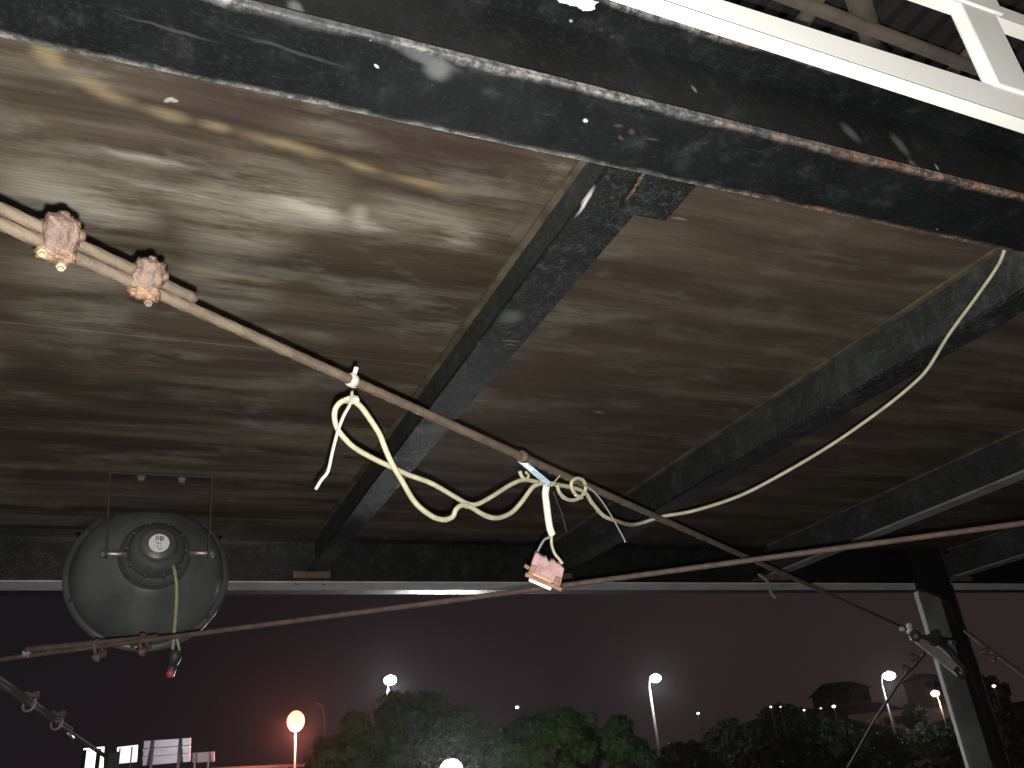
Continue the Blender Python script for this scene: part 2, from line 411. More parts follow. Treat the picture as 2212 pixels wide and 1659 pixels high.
# ------------------------------------------------------------------ the platform: near beam, far beam, joists, boards
X0, X1 = -1.6, 6.2
web_j = steel_mat('black paint joist web', base=(.018, .021, .021), dust=1.0, mot=True, rough=(.5, .75))
greyj = simple('pale flange sheen', (.26, .26, .27), .7, 0, .4, 9)  # grazing reflection on the outer joists' undersides, put into the colour
t = thing('near_beam', 'big black painted steel beam with worn rusty edges, closest overhead', 'steel beam', (2.0, .74, Z(.8)), 'black steel beams carrying the platform')
MB().box((X0, .676, Z(.800)), (X1, .800, Z(.811))).build('bottom_flange', near_m, t, bevel=.002)
MB().box((X0, .734, Z(.811)), (X1, .743, Z(.984))).build('web', web_m, t)
MB().box((X0, .676, Z(.984)), (X1, .800, Z(.995))).build('top_flange', near_m, t, bevel=.002)
t = thing('far_beam', 'black steel beam with pale underside above the night sky', 'steel beam', (2.0, 3.3, Z(.8)), 'black steel beams carrying the platform')
MB().box((X0, 3.305, Z(.805)), (X1, 3.314, Z(.984))).build('web', far_m, t)
fb = MB().box((X0, 3.205, Z(.800)), (X1, 3.405, Z(.8105)))
o = fb.build('bottom_flange', far_m, t); 
MB().box((X0, 3.195, Z(.7965)), (X1, 3.320, Z(.800))).build('sheen_strip', grey_sheen, o)  # strip added to carry the painted reflection
MB().box((X0, 3.245, Z(.984)), (X1, 3.365, Z(.995))).build('top_flange', far_m, t)

t = thing('plywood_deck', 'stained weathered plywood underside spanning between the black joists', 'plywood ceiling', (2.0, 2.0, Z(1.0)))
ys = [.30+.0, .815, 1.311, 1.800, 2.290, 2.782, 3.274, 3.76]
k = 0
for i in range(len(ys)-1):
    cuts = [X0, .59, 2.755, 5.18, X1] if i % 2 else [X0, -.92, 1.64, 3.97, X1]
    for a, b_ in zip(cuts, cuts[1:]):
        if ys[i] < .7: continue
        dz = random.uniform(-.0012, .0012)
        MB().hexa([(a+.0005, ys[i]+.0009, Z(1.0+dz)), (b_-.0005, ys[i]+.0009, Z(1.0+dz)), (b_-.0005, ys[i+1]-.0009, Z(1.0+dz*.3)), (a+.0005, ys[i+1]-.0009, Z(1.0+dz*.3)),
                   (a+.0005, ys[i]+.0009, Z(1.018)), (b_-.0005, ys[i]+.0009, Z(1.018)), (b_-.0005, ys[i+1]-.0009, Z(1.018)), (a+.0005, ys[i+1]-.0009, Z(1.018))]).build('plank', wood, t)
MB().box((X0, .80, Z(1.0195)), (X1, 3.8, Z(1.03))).build('backing_sheet', blackm, t)

sm = simple('rusty screw head', (.10, .075, .055), .6, .2, .4, 60, bmp=0)
first = None
for xa in (.70, 1.735, 2.83):
    for i in range(1, 7):
        for q in (.06, .245, .43):
            y_ = ys[i]+q
            if first is None:
                first = MB().lathe((xa, y_, Z(1.0)), (0, 0, -1), [(0, .0045), (.0012, .004), (.0014, .002), (.0006, .0018)], 10).build('screw_head', sm, t); base_loc = first.location.copy(); x00, y00 = xa, y_
            else:
                c_ = first.copy(); C.objects.link(c_); c_.location = base_loc + Vector((xa-x00+random.uniform(-.004, .004), y_-y00+random.uniform(-.01, .01), 0))

joists = [(.680, .600, .098, 'first black steel joist from the left, its rusty cleat under the wire rope'),
          (1.688, 1.625, .080, 'second black steel joist from the left, ending behind the pink terminal block'),
          (2.790, 2.775, .075, 'third black steel joist from the left, with a pale thin flange'),
          (4.010, 3.985, .075, 'last black steel joist at the right edge, meeting the corner post')]
for i, (xa, xb, fw, lab) in enumerate(joists):
    t = thing('floor_joist', lab, 'steel joist', (xb, 3.2, Z(.84)), 'black steel joists under the plywood deck')
    wo = .028 if i == 0 else 0; fwb = .066 if i == 0 else fw
    def hx(x0a, x1a, x0b, x1b, z0, z1, ya=.812, yb=3.303):
        return [(x0a, ya, Z(z0)), (x1a, ya, Z(z0)), (x1b, yb, Z(z0)), (x0b, yb, Z(z0)), (x0a, ya, Z(z1)), (x1a, ya, Z(z1)), (x1b, yb, Z(z1)), (x0b, yb, Z(z1))]
    MB().hexa(hx(xa-fw, xa, xb-fwb, xb, .840, .848)).build('bottom_flange', joist_m if i < 2 else greyj, t, bevel=.0012)
    MB().hexa(hx(xa-.009-wo, xa-.001-wo, xb-.009-wo*.4, xb-.001-wo*.4, .848, .990)).build('web', web_j, t)
    MB().hexa(hx(xa-.024-wo, xa-wo*.5, xb-.024-wo*.4, xb, .990, .9975)).build('top_lip', lipm, t)
    # far end cleat with bolts
    c = MB().box((xb-.12, 3.19, Z(.812)), (xb+.02, 3.30, Z(.838)))
    c = c.build('cleat', cleat_m, t, bevel=.003)
    for q in (-.10, .0):
        MB().lathe((xb+q, 3.225, Z(.812)), (0, 0, -1), [(0, .012), (.010, .012), (.010, .006), (.018, .006)], 6).build('bolt', cleat_m, c)
    if i == 0:
        MB().box((xa-.045, .800, Z(.826)), (xa+.045, .920, Z(.8385))).build('splice_plate', joist_m, t, bevel=.0015)
        rs = MB()
        for q in range(9):
            rs.ball((xa-.051+random.uniform(-.001, .001)+.0006*q, .822+q*.0075, Z(.8265)), random.uniform(.0024, .0055), 8, .5, (.7, 1.6, .6))
        rs.build('rust_bloom', clipo, t, True)

# white scrap of tape on the beam's top flange
def crumple(name, c, r, mat, parent=None, seed=0, sq=(1,1,1), sub=3):
    m = MB(); g = bmesh.ops.create_icosphere(m.bm, subdivisions=sub, radius=1)
    for v in g['verts']:
        k = r*(1 + .55*noise.noise(v.co*2.1 + Vector((seed, 1, 2))) + .35*noise.noise(v.co*5 + Vector((seed, 5, 2))))
        v.co = Vector((v.co.x*sq[0], v.co.y*sq[1], v.co.z*sq[2]))*k + Vector(c)
    return m.build(name, mat, parent)
o = crumple('plastic_scrap', ony(1245, 1, .66), .017, whitem, None, 3, (1.7, .5, .6)); tag(o, 'crumpled white plastic scrap caught on top of the near beam', 'plastic scrap')

# ------------------------------------------------------------------ white guard rail in front of the near beam
t = thing('white_guard_rail', 'glossy white painted steel rail frame outside the near beam', 'guard rail', (1.1, .56, Z(.85)))
def rail(p0, p1, y0, y1, zb0, zt0, zb1, zt1, x0, x1): return [(x0, y0, zb0), (x1, y0, zb1), (x1, y1, zb1), (x0, y1, zb0), (x0, y0, zt0), (x1, y0, zt1), (x1, y1, zt1), (x0, y1, zt0)]
def zl(x, a, b_): return Z(a + (b_-a)*(x-.518)/(1.086-.518))
xs0, xs1 = -.6, 3.2
MB().hexa(rail(0, 0, .550, .572, zl(xs0, .833, .812), zl(xs0, .868, .866), zl(xs1, .833, .812), zl(xs1, .868, .866), xs0, xs1)).build('lower_rail', whitem, t)
MB().hexa(rail(0, 0, .550, .572, Z(1.047), Z(1.078), Z(1.040), Z(1.073), xs0, xs1)).build('upper_rail', whitem, t)
for x in (-.3, 1.112, 2.5):
    p = MB().box((x-.040, .546, Z(.8665)), (x+.040, .568, Z(1.0435))).build('upright', whitem, t, bevel=.004)
    MB().box((x-.055, .543, Z(1.0440)), (x+.055, .5485, Z(1.079))).build('weld_plate', whitem, p, bevel=.001)
MB().box((1.20, .542, Z(.790)), (1.30, .549, Z(.812))).build('foot_plate', whitem, t, bevel=.003)

# pipes and dark sheet of the roof above the rail
dustm = simple('dust covered brown pipe', (.15, .125, .10), .9, 0, .4, 9)
darksheet = simple('dark roof sheet', (.055, .050, .046), .85, 0, .5, 3)
t = thing('upper_roof', 'dark sheet roof high above the white rail', 'roof', (2.2, 1.2, Z(2.4)))
rm = MB()
nx = 90
for i in range(nx):
    xa = -1.5 + i*.1; 
    rm.hexa([(xa, -.6, Z(2.40)), (xa+.06, -.6, Z(2.40)), (xa+.06, 4, Z(2.40)), (xa, 4, Z(2.40)), (xa, -.6, Z(2.403)), (xa+.06, -.6, Z(2.403)), (xa+.06, 4, Z(2.403)), (xa, 4, Z(2.403))])
    rm.hexa([(xa+.06, -.6, Z(2.42)), (xa+.1, -.6, Z(2.42)), (xa+.1, 4, Z(2.42)), (xa+.06, 4, Z(2.42)), (xa+.06, -.6, Z(2.423)), (xa+.1, -.6, Z(2.423)), (xa+.1, 4, Z(2.423)), (xa+.06, 4, Z(2.423))])
rm.box((-1.5, -.6, Z(2.43)), (7.5, 4, Z(2.44)))
o = rm.build('roof_sheet', darksheet, t, kind='stuff')
def pipe(name, lab, a, b_, r, mat=dustm):
    o = MB().tube([a, b_], r, 14).build(name, mat, None, True); tag(o, lab, 'pipe', 'dusty pipes under the upper roof'); return o
a = onz(1763, 18, 1.6); b_ = onz(2080, 137, 1.6); d = (b_-a).normalized()
pipe('dusty_pipe', 'dusty brown pipe running lengthwise behind the white rail', a-d*1.2, b_+d*3, .016)
a = onz(1790, 8, 1.75); 
pipe('dusty_pipe', 'thin upper pipe just above the thicker dusty pipe', onz(1820, 30, 1.75)-d*1.5, onz(1820, 30, 1.75)+d*4, .0055)
pipe('dusty_pipe', 'short crossing pipe nearest the middle of the picture top', onz(1727, 60, 1.62), onz(1800, -60, 1.66), .020)
pipe('dusty_pipe', 'thick crossing pipe in the middle behind the white rail', onz(1895, 110, 1.66), onz(1840, -40, 1.62), .028)
pipe('dusty_pipe', 'crossing pipe tucked behind the white upright', onz(2052, 160, 1.62), onz(2140, 60, 1.66), .016)
bagm = simple('blue black plastic', (.03, .04, .075), .18, 0, .5, 10)
o = crumple('plastic_bag', onz(2118, 88, 1.5), .036, bagm, None, 11, (1, .8, 1.1)); tag(o, 'shiny dark blue plastic bag snagged behind the white upright', 'plastic bag')

# ------------------------------------------------------------------ wire ropes
RR = .0056
def strands(a, s): return 1 + .10*math.cos(6*(a - s*42))
def rope_mesh(pts, r, mat, name='strand', parent=None, n=18):
    P = [Vector(p) for p in pts]; out = [P[0]]
    for a, b_ in zip(P, P[1:]):
        k = max(1, int((b_-a).length/.006)); k = min(k, 900)
        for j in range(1, k+1): out.append(a.lerp(b_, j/k))
    return MB().tube(out, r, n, rf=strands).build(name, mat, parent, True)
def depth1(x): return 1/(1.449 - .00059*x)

def wire_clip(parent, p, d, nrm, live, dead, s=1.0, ma=clipm, mb=clipo, ub=None):
    """a U-bolt grip: saddle, bolt, two nuts. d along rope, nrm from live rope to dead rope"""
    d = d.normalized(); nrm = nrm.normalized(); side = d.cross(nrm).normalized()
    g = bpy.data.objects.new('wire_clip', None); C.objects.link(g); g.parent = parent
    q = parent; off = Vector((0,0,0))
    while q is not None: off += q.location; q = q.parent
    g.location = p - off
    # saddle : ribbed block under both ropes
    mbm = MB(); c = p + nrm*(RR*3.0)
    mbm.obox(c, d, side, nrm, .0105*s, .0150*s, .0040*s)
    for k in (-1, 0, 1): mbm.obox(c + d*k*.0075*s + nrm*.0035*s, d, side, nrm, .0022*s, .0135*s, .0040*s)
    for k in (-1, 1):
        mbm.lathe(c + side*k*.0118*s - nrm*.004*s, nrm, [(0, .0088*s), (.010*s, .0088*s), (.012*s, .007*s)], 14, True)
    sd = mbm.build('saddle', ma, g, bevel=.0012)
    # U bolt
    pts = []
    for k in range(13):
        a = math.pi*k/12
        pts.append(p + side*math.cos(a)*.0118*s - nrm*(math.sin(a)*.0118*s + RR*.6))
    pts = [p + side*.0118*s + nrm*.030*s] + pts + [p - side*.0118*s + nrm*.030*s]
    MB().tube(pts, .0036*s, 10).build('u_bolt', mb, g, True)
    for k in (-1, 1):
        MB().lathe(p + side*k*.0118*s + nrm*.0205*s, nrm, [(0, .0072*s), (.0065*s, .0072*s), (.0072*s, .006*s)], 6, True).build('nut', ub or mb, g)
    return g

def view_up(p, d):                    # direction square to the rope, upward as seen from the ground
    n_ = (up - d*up.dot(d)).normalized(); return n_

def big_clip(parent, p, d, vu, s, seed):
    """the two heavy corroded grips: ribbed saddle facing down to the ground, nuts and bolt ends below"""
    toC = (Vector((0,0,CZ)) - p).normalized(); d = (d - toC*d.dot(toC)).normalized(); v = d.cross(toC).normalized()
    if v.dot(up) < 0: v = -v
    e = (right*.97 - up*.25); e = (e - toC*e.dot(toC)).normalized(); v = toC.cross(e).normalized()
    if v.dot(up) < 0: v = -v
    g = bpy.data.objects.new('wire_clip', None); C.objects.link(g); g.parent = parent
    q = parent; off = Vector((0,0,0))
    while q is not None: off += q.location; q = q.parent
    g.location = p - off
    def lump(name, c, a, b_, h, mat, sd, rough=.24):
        m = MB(); gg = bmesh.ops.create_icosphere(m.bm, subdivisions=4, radius=1)
        for vt in gg['verts']:
            n_ = vt.co.copy(); bx = max(abs(n_.x), abs(n_.y), abs(n_.z)); n_ = n_.lerp(n_/bx, .45)
            k = 1 + rough*noise.noise(n_*2.2 + Vector((sd, 3, 1))) + rough*.5*noise.noise(n_*6 + Vector((sd, 9, 1)))
            vt.co = c + (e*n_.x*a + v*n_.y*b_ + toC*n_.z*h)*k
        return m.build(name, mat, g, True)
    lump('saddle', p + v*.0050*s + toC*.006, .0118*s, .0150*s, .0075*s, clipm, seed)
    lump('saddle_foot', p - v*.0085*s + toC*.006, .0128*s, .0068*s, .0070*s, clipo, seed+4)
    for k in (-1, 0, 1): lump('rib', p + e*k*.0078*s + v*(.0185 - abs(k)*.0045)*s + toC*.004, .0034*s, .0040*s, .005*s, clipm, seed+k, .2)
    pts = [p + e*math.cos(a)*.0125*s + v*(.010*s) - toC*(math.sin(a)*.014*s + .002) for a in [math.pi*k/12 for k in range(13)]]
    MB().tube([pts[0] + toC*.010 - v*.004] + pts + [pts[-1] + toC*.010 - v*.004], .0034*s, 10).build('u_bolt', clipm, g, True)
    pale = simple('pale rust', (.30, .25, .17) if seed < 200 else (.16, .11, .075), .4, .2, .4, 90)
    for k, (a, b_) in enumerate(((-.0080, -.0085), (.0050, -.0150))):
        MB().lathe(p + e*a*s + v*b_*s + toC*.010, toC - v*.4, [(0, .0036*s), (.004*s, .0036*s), (.005*s, .003*s), (.005*s, .0022*s), (.008*s, .0018*s)], 6, True).build('nut', pale, g)
    return g

# rope 1: from near left to the corner post
A = at(0, 481, depth1(0)); B = at(1948, 1354, depth1(1948)); d1 = (B-A).normalized()
A0 = A - d1*.5
t = thing('wire_rope', 'brown twisted wire rope stretched across under the joists to the corner post', 'wire rope', (A+B)/2, 'wire ropes bracing the platform')
def r1pt(x, dy=0):                     # point on rope 1 at picture column x
    lo, hi = 0.0, 1.0
    for _ in range(40):
        m = (lo+hi)/2; p = A.lerp(B, m) - Vector((0,0,CZ)); u_ = CC[0] + F*(p.dot(right)/-(p.dot(back)))
        if u_ < x: lo = m
        else: hi = m
    return A.lerp(B, lo)
vu = view_up(A, d1)
rope_mesh([A0 - vu*.003, r1pt(415) , B], RR, rustm, 'strand', t)
e1 = r1pt(415) + vu*RR*1.9
dr = rope_mesh([A0 + vu*RR*1.9, r1pt(130)+vu*RR*2.0, e1], RR*.95, rustm, 'dead_end', t)
for x in (122, 313):
    p = r1pt(x)
    # the saddle sits towards the deck, bolt feet show below
    big_clip(t, p + vu*RR*1.0, d1, vu, 1.22 if x < 200 else 1.12, x)

# rope 2: the other diagonal
P2a = at(58, 1411, 1.95); P2m = at(1150, 1274, 1.72); P2b = at(2212, 1130, 1.62)
d2 = (P2b-P2a).normalized()
t = thing('wire_rope', 'brown wire rope passing below the floodlight and up to the right edge', 'wire rope', P2m, 'wire ropes bracing the platform')
vu2 = view_up(P2m, d2)
rust2 = simple('reddish rusty wire', (.085, .055, .045), .75, 0, .45, 50, bmp=.4)
rope_mesh([P2a - d2*1.2 - vu2*.02, P2a - vu2*.006, P2m, P2b, P2b + d2*1.0], RR*.95, rust2, 'strand', t)
rope_mesh([P2a + vu2*.008, at(340, 1380, 1.9) + vu2*.003], RR*1.25, rust2, 'dead_end', t)
for x, y in ((211, 1397), (309, 1385)):
    p = at(x, y, 1.92); wire_clip(t, p, d2, -vu2 + back*-.1, None, None, 1.0, rustd, rustd)
crumple('frayed_end', at(62, 1411, 1.95), .008, simple('frayed grey wire', (.2, .19, .18), .7), t, 5, (1.5, 1, 1))

# rope 3: lower left corner
P3a = at(-120, 1398, 1.55); P3b = at(228, 1634, 2.35); d3 = (P3b-P3a).normalized(); vu3 = view_up(P3a, d3)
t = thing('wire_rope', 'dark wire rope with looped clips crossing the bottom left corner', 'wire rope', P3b, 'wire ropes bracing the platform')
rust3 = simple('near black rusty wire', (.045, .036, .030), .8, 0, .5, 60, bmp=.4)
rope_mesh([P3a, P3b], RR*.9, rust3, 'strand', t)
rope_mesh([P3a + vu3*.011, P3a.lerp(P3b, .70) + vu3*.008], RR*.9, rust3, 'dead_end', t)
for f_ in (.42, .60):
    wire_clip(t, P3a.lerp(P3b, f_), d3, vu3, None, None, .95, rust3, simple('dull steel', (.10, .09, .08), .5, .2))
MB().tube([P3a.lerp(P3b, .685) - vu3*.004, P3a.lerp(P3b, .73) - vu3*.007], .004, 8).build('bolt_end', zincm, t, True)
# the dark hook plate it ends on
e3 = P3b
t = thing('anchor_post', 'dark anchor post at the bottom left where the looped rope ends', 'post', Vector((e3.x, e3.y, 0)))
MB().box((e3.x+.005, e3.y-.01, 0), (e3.x+.036, e3.y+.02, e3.z+.01)).build('post', blackm, t, bevel=.004)

# ------------------------------------------------------------------ corner post with its turnbuckles
postg = simple('pale grey post paint', (.20, .21, .21), .65, 0, .4, 5, bmp=.3)
postd = steel_mat('black corner post', base=(.010, .009, .009), dust=.3, edges=[('x', 3.862, .01)], rust_x=(0, 1))
t = thing('corner_post', 'tall corner post, pale grey face beside a black steel channel', 'steel post', (3.85, 3.35, 0))
MB().hexa([(3.735, 3.30, 0), (3.90, 3.30, 0), (3.90, 3.35, 0), (3.735, 3.35, 0), (3.715, 3.30, Z(.790)), (3.90, 3.30, Z(.705)), (3.90, 3.35, Z(.705)), (3.735, 3.35, Z(.790))]).build('pale_face', postg, t, bevel=.004)
MB().box((3.793, 3.20, 0), (3.800, 3.245, Z(.98))).build('channel_side', postd, t, bevel=.002)
MB().box((3.800, 3.20, 0), (3.855, 3.207, Z(.98))).build('channel_web', postd, t, bevel=.002)
MB().box((3.855, 3.20, 0), (3.862, 3.245, Z(.98))).build('channel_side', postd, t, bevel=.002)
MB().hexa([(3.575, 3.16, Z(.765)), (3.80, 3.16, Z(.700)), (3.80, 3.185, Z(.700)), (3.575, 3.185, Z(.765)), (3.60, 3.16, Z(.98)), (3.80, 3.16, Z(.98)), (3.80, 3.185, Z(.98)), (3.60, 3.185, Z(.98))]).build('gusset_plate', far_m, t, bevel=.002)
tx = steel_mat('greasy turnbuckle', base=(.03, .026, .02), dust=.5, rough=(.35, .6), speck=False)
ptb = at(1975, 1372, 3.28)
t = thing('turnbuckle', 'long open turnbuckle at the post end of the upper brown rope', 'turnbuckle', ptb, 'fittings on the corner post')
a = at(1978, 1374, 3.28); b_ = at(2076, 1452, 3.16); dd = (b_-a).normalized(); sd = dd.cross(back).normalized()
for s_ in (-1, 1): MB().bar(a + sd*s_*.019, b_ + sd*s_*.019, .009, .014, tuple(back)).build('side_bar', simple('worn steel bar', (.30, .26, .20), .4, .1, .6, 60), t, bevel=.002)
MB().bar(a.lerp(b_, .1), b_, .030, .006, tuple(back)).build('screw_body', tx, t, bevel=.002)
for q in (a, b_): MB().ball(q, .024, 12, .3).build('end_boss', tx, t, True)
MB().tube([at(1948, 1354, 3.33), a], .008, 8).build('hook_shank', rustd, t, True)
for px, py, r in ((1961, 1350, .012), (1964, 1362, .014), (1946, 1357, .010)):
    MB().lathe(at(px, py, 3.30), back, [(0, r), (.012, r), (.014, r*.7)], 6, True).build('nut', simple('pale zinc nut', (.5, .5, .48), .4, .2, .3, 60), t)
o = crumple('rope_knot', at(2021, 1380, 3.18), .030, blackm, None, 21, (1.15, .7, .85)); tag(o, 'lump of black rope knotted in front of the pale post', 'rope knot', 'fittings on the corner post')
def dark_rope(lab, pts, r=.009, mat=None):
    o = MB().tube(smooth_path(pts, 8), r, 10, rf=strands).build('dark_rope', mat or blackm, None, True); tag(o, lab, 'rope', 'dark ropes tied to the corner post'); return o
dark_rope('black rope from the knot wrapping down round the post', [at(1985, 1374, 3.2), at(2002, 1378, 3.18), at(2035, 1384, 3.17), at(2052, 1384, 3.1), at(2062, 1388, 3.05)])
dark_rope('thin black rope sloping from the knot to the turnbuckle end', [at(2030, 1390, 3.15), at(2052, 1408, 3.1), at(2072, 1432, 3.08), at(2084, 1446, 3.06)], .011)
t = thing('wire_rope', 'dark wire rope leaving the corner post toward the right edge', 'wire rope', at(2098, 1372, 3.3), 'wire ropes bracing the platform')
rope_mesh([at(2085, 1362, 3.35), at(2150, 1412, 3.2), at(2240, 1478, 3.0), at(2400, 1600, 2.7)], .008, rustd, 'strand', t, 10)
for px, py in ((2128, 1408), (2145, 1421)): crumple('wire_clip', at(px, py, 3.18), .014, clipm, t, px, (1, 1, 1), 2)
t = thing('wire_rope', 'dark wire rope dropping left from the turnbuckle past the white lamp', 'wire rope', at(1990, 1422, 3.3), 'wire ropes bracing the platform')
rope_mesh([at(1998, 1412, 3.28), at(1945, 1470, 3.5), at(1885, 1563, 3.9), at(1820, 1680, 4.4)], .0062, blackm, 'strand', t, 10)
for px, py in ((1975, 1420), (1958, 1445)): crumple('wire_clip', at(px, py, 3.3), .017, clipm, t, px, (1.1, 1, 1), 2)
# frayed cord at the third joist's cleat
o = MB().tube(smooth_path([at(1640, 1240, 3.30), at(1655, 1252, 3.24), at(1663, 1268, 3.22), at(1666, 1282, 3.22), at(1675, 1292, 3.22)], 6), .006, 8).build('cord_scrap', simple('yellowed cord', (.20, .17, .09), .8), None, True)
tag(o, 'short yellowed cord end hanging from the third joist cleat', 'cord')

# ------------------------------------------------------------------ cream cable, ties, tape
def dd1(x): return depth1(x)
t = thing('cream_cable', 'loose cream electric cable looped along the brown wire rope', 'cable', r1pt(1000))
def zz(x, y): return (658.3+.3224*x, 795.5+.3224*y)
def cab(pts, r, name='cable_run', par=t, mat=creamm, dz=0, flat=1.0, k=8):
    P = []
    for q in pts:
        dep = q[2] if len(q) > 2 else depth1(q[0]) + dz
        P.append(at(q[0], q[1], dep))
    return MB().tube(smooth_path(P, k), r, 10, flat=flat).build(name, mat, par, True)
sA = [zz(312, 216), zz(250, 222), zz(207, 270), zz(200, 340), zz(222, 410), zz(260, 462), zz(330, 530), zz(450, 600), zz(580, 662), zz(700, 716), zz(850, 772), zz(1000, 858), zz(1080, 902), zz(1150, 912), zz(1250, 862), zz(1380, 780), zz(1470, 748), zz(1560, 762), zz(1620, 782)]
cab(sA, .0033, dz=-.005)
sB = [zz(330, 218), zz(380, 262), zz(430, 330), zz(500, 440), zz(540, 540), zz(585, 640), zz(650, 752), zz(740, 900), zz(850, 990), zz(930, 1014), zz(990, 995), zz(1015, 945), zz(1055, 918), zz(1110, 930), zz(1200, 982), zz(1290, 1003), zz(1380, 970), zz(1450, 900), zz(1530, 795), zz(1600, 765)]
cab(sB, .0035, dz=-.018)
sC = [zz(1650, 772), zz(1720, 785), zz(1800, 800), zz(1880, 835), zz(1925, 900), zz(2000, 985), zz(2080, 1020), (1371, 1133), (1430, 1116, 1.68), (1500, 1103, 1.70), (1600, 1070, 1.72), (1700, 1018, 1.72), (1800, 958, 1.71), (1900, 888, 1.69), (1965, 836, 1.67), (2005, 795, 1.66), (2050, 722, 1.65), (2110, 640, 1.63), (2160, 565, 1.60), (2180, 500, 1.58)]
sC = [(q[0], q[1], q[2] if len(q) > 2 else depth1(q[0])-.004+(.09 if q[0] > 1340 else 0)) for q in sC]
sC[7] = (1371, 1133, 1.63)
cab(sC, .0035)
cab([zz(1690, 782), zz(1712, 840), zz(1770, 882), zz(1835, 872), zz(1880, 815), zz(1868, 755), zz(1825, 738), zz(1790, 760), zz(1788, 800), zz(1815, 845), zz(1860, 870)], .0030, dz=-.02)
cab([zz(1440, 690), zz(1455, 725), zz(1480, 748)], .0030, dz=-.012); cab([zz(1480, 695), zz(1500, 720), zz(1488, 742)], .0022, dz=-.010)
tube_pts = [(1181, 1047), (1178, 1066), (1180, 1086), (1183, 1110), (1187, 1138), (1193, 1156)]
MB().tube(smooth_path([at(x, y, 1.30) for x, y in tube_pts], 6), [.0050, .0052]+[.0055]*20+[.0062]*5+[.0064]*4, 12).build('taped_sleeve', tapem, t, True) if False else cab([(x, y, 1.30) for x, y in tube_pts], .0056, 'taped_sleeve', t, tapem)
cab([(1192, 1152, 1.30), (1191, 1168, 1.30), (1193, 1182, 1.295), (1199, 1197, 1.29), (1208, 1208, 1.285), (1215, 1218, 1.28)], .0023, 'cream_core', t)
cab([(1188, 1160, 1.30), (1176, 1166, 1.30), (1167, 1180, 1.30), (1161, 1192, 1.30)], .0019, 'grey_core', t, tieg)

def strap(name, lab, pts, w_, mat, th=.0012, grp='ties on the wire rope'):
    P = smooth_path([at(*p) for p in pts], 5); m = MB()
    o = MB().tube(P, w_/2, 8, flat=.5).build(name, mat, None, True); tag(o, lab, 'cable tie', grp); return o
strap('cable_tie', 'pale nylon tie with bent tail at the left cable knot', [zz(318, 150)+(.985,), zz(305, 235)+(.965,), zz(260, 320)+(.955,), zz(222, 420)+(.955,), zz(185, 560)+(.955,), zz(155, 690)+(.955,), zz(110, 750)+(.955,), zz(72, 812)+(.955,)], .0042, tiem)
# its knot on the rope
k1 = r1pt(762)
o = MB().lathe(k1 - d1*.006, d1, [(0, RR*1.25), (.001, RR*1.5), (.006, RR*1.55), (.011, RR*1.35)], 16, True).build('cable_tie', tiem, None, True); tag(o, 'pale nylon tie band clasping the rope above the left knot', 'cable tie', 'ties on the wire rope')
MB().bar(k1 + vu*.004, k1 + vu*.017 + d1*.001, .005, .004, tuple(back)).build('tie_head', tiem, o)
crumple('knot', at(761, 864, depth1(761)-.014), .0068, creamm, t, 4, (1.2, 1, .8), 2)
strap('cable_tie', 'grey nylon tie tail hanging right of the small cable loop', [zz(1860, 775)+(1.365,), zz(1930, 820)+(1.37,), zz(2000, 905)+(1.37,), zz(2060, 1000)+(1.37,), zz(2110, 1090)+(1.37,), zz(2150, 1165)+(1.37,)], .0036, tieg)
strap('cable_tie', 'black tie tail hanging behind the white taped sleeve', [(1196, 1062, 1.34), (1204, 1085, 1.35), (1214, 1110, 1.36), (1224, 1150, 1.37)], .0030, blackm)
strap('cable_tie', 'pale tie tail sticking up right of the blue clip', [(1190, 1050, 1.30), (1200, 1038, 1.31), (1210, 1026, 1.32)], .0042, tiem)
# steel clip strip tied across rope
t2 = thing('steel_clip', 'shiny blue steel strip clip lashed across the rope above the white sleeve', 'clip', at(1155, 1020, 1.29))
MB().bar(at(1122, 992, 1.285), at(1188, 1048, 1.285), .010, .0025, tuple(back)).build('strip', bluem, t2, bevel=.0008)
MB().bar(at(1121, 991, 1.282), at(1150, 1017, 1.282), .0045, .003, tuple(back)).build('bright_edge', zincm, t2, bevel=.0005)
MB().lathe(at(1140, 1001, 1.30), -back+up, [(0, .0065), (.012, .0075), (.014, .005)], 12, True).build('screw_knob', blackm, t2, True)
MB().lathe(r1pt(1130)-d1*.007, d1, [(0, RR*1.2), (.001, RR*1.6), (.012, RR*1.6), (.013, RR*1.2)], 14, True).build('clip_band', rustm, t2, True)

# ------------------------------------------------------------------ pink terminal block
def bz(x, y): return (1042.4+.215*x, 960+.215*y)
DT = 1.27
t = thing('terminal_block', 'scorched pink plastic connector block in rusty bracket hanging from the cream cable', 'connector', at(1180, 1230, DT))
cs = [bz(530, 1075), bz(820, 1235), bz(775, 1425), bz(462, 1290)]
q = [at(x, y, DT) for x, y in cs]
ex = (q[1]-q[0]).normalized(); ey = (q[3]-q[0]); ey = (ey - ex*ey.dot(ex)).normalized(); ez = ex.cross(ey)
if ez.dot(back) < 0: ez = -ez
def slab(poly, th, off=0):
    m = MB(); top = [m.bm.verts.new(at(x, y, DT) + ez*(th/2+off)) for x, y in poly]; bot = [m.bm.verts.new(at(x, y, DT) - ez*(th/2-off)) for x, y in poly]
    m.bm.faces.new(top); m.bm.faces.new(bot[::-1]); n_ = len(poly)
    for i in range(n_): m.bm.faces.new((top[i], top[(i+1)%n_], bot[(i+1)%n_], bot[i]))
    return m
slab([bz(530, 1075), bz(560, 1085), bz(585, 1110), bz(620, 1125), bz(640, 1120), bz(655, 1150), bz(665, 1175), bz(690, 1150), bz(725, 1160), bz(740, 1185), bz(775, 1190), bz(800, 1225), bz(820, 1240), bz(800, 1320), bz(775, 1425), bz(620, 1360), bz(462, 1290), bz(495, 1170)], .014).build('body', pinkm, t, bevel=.0012)
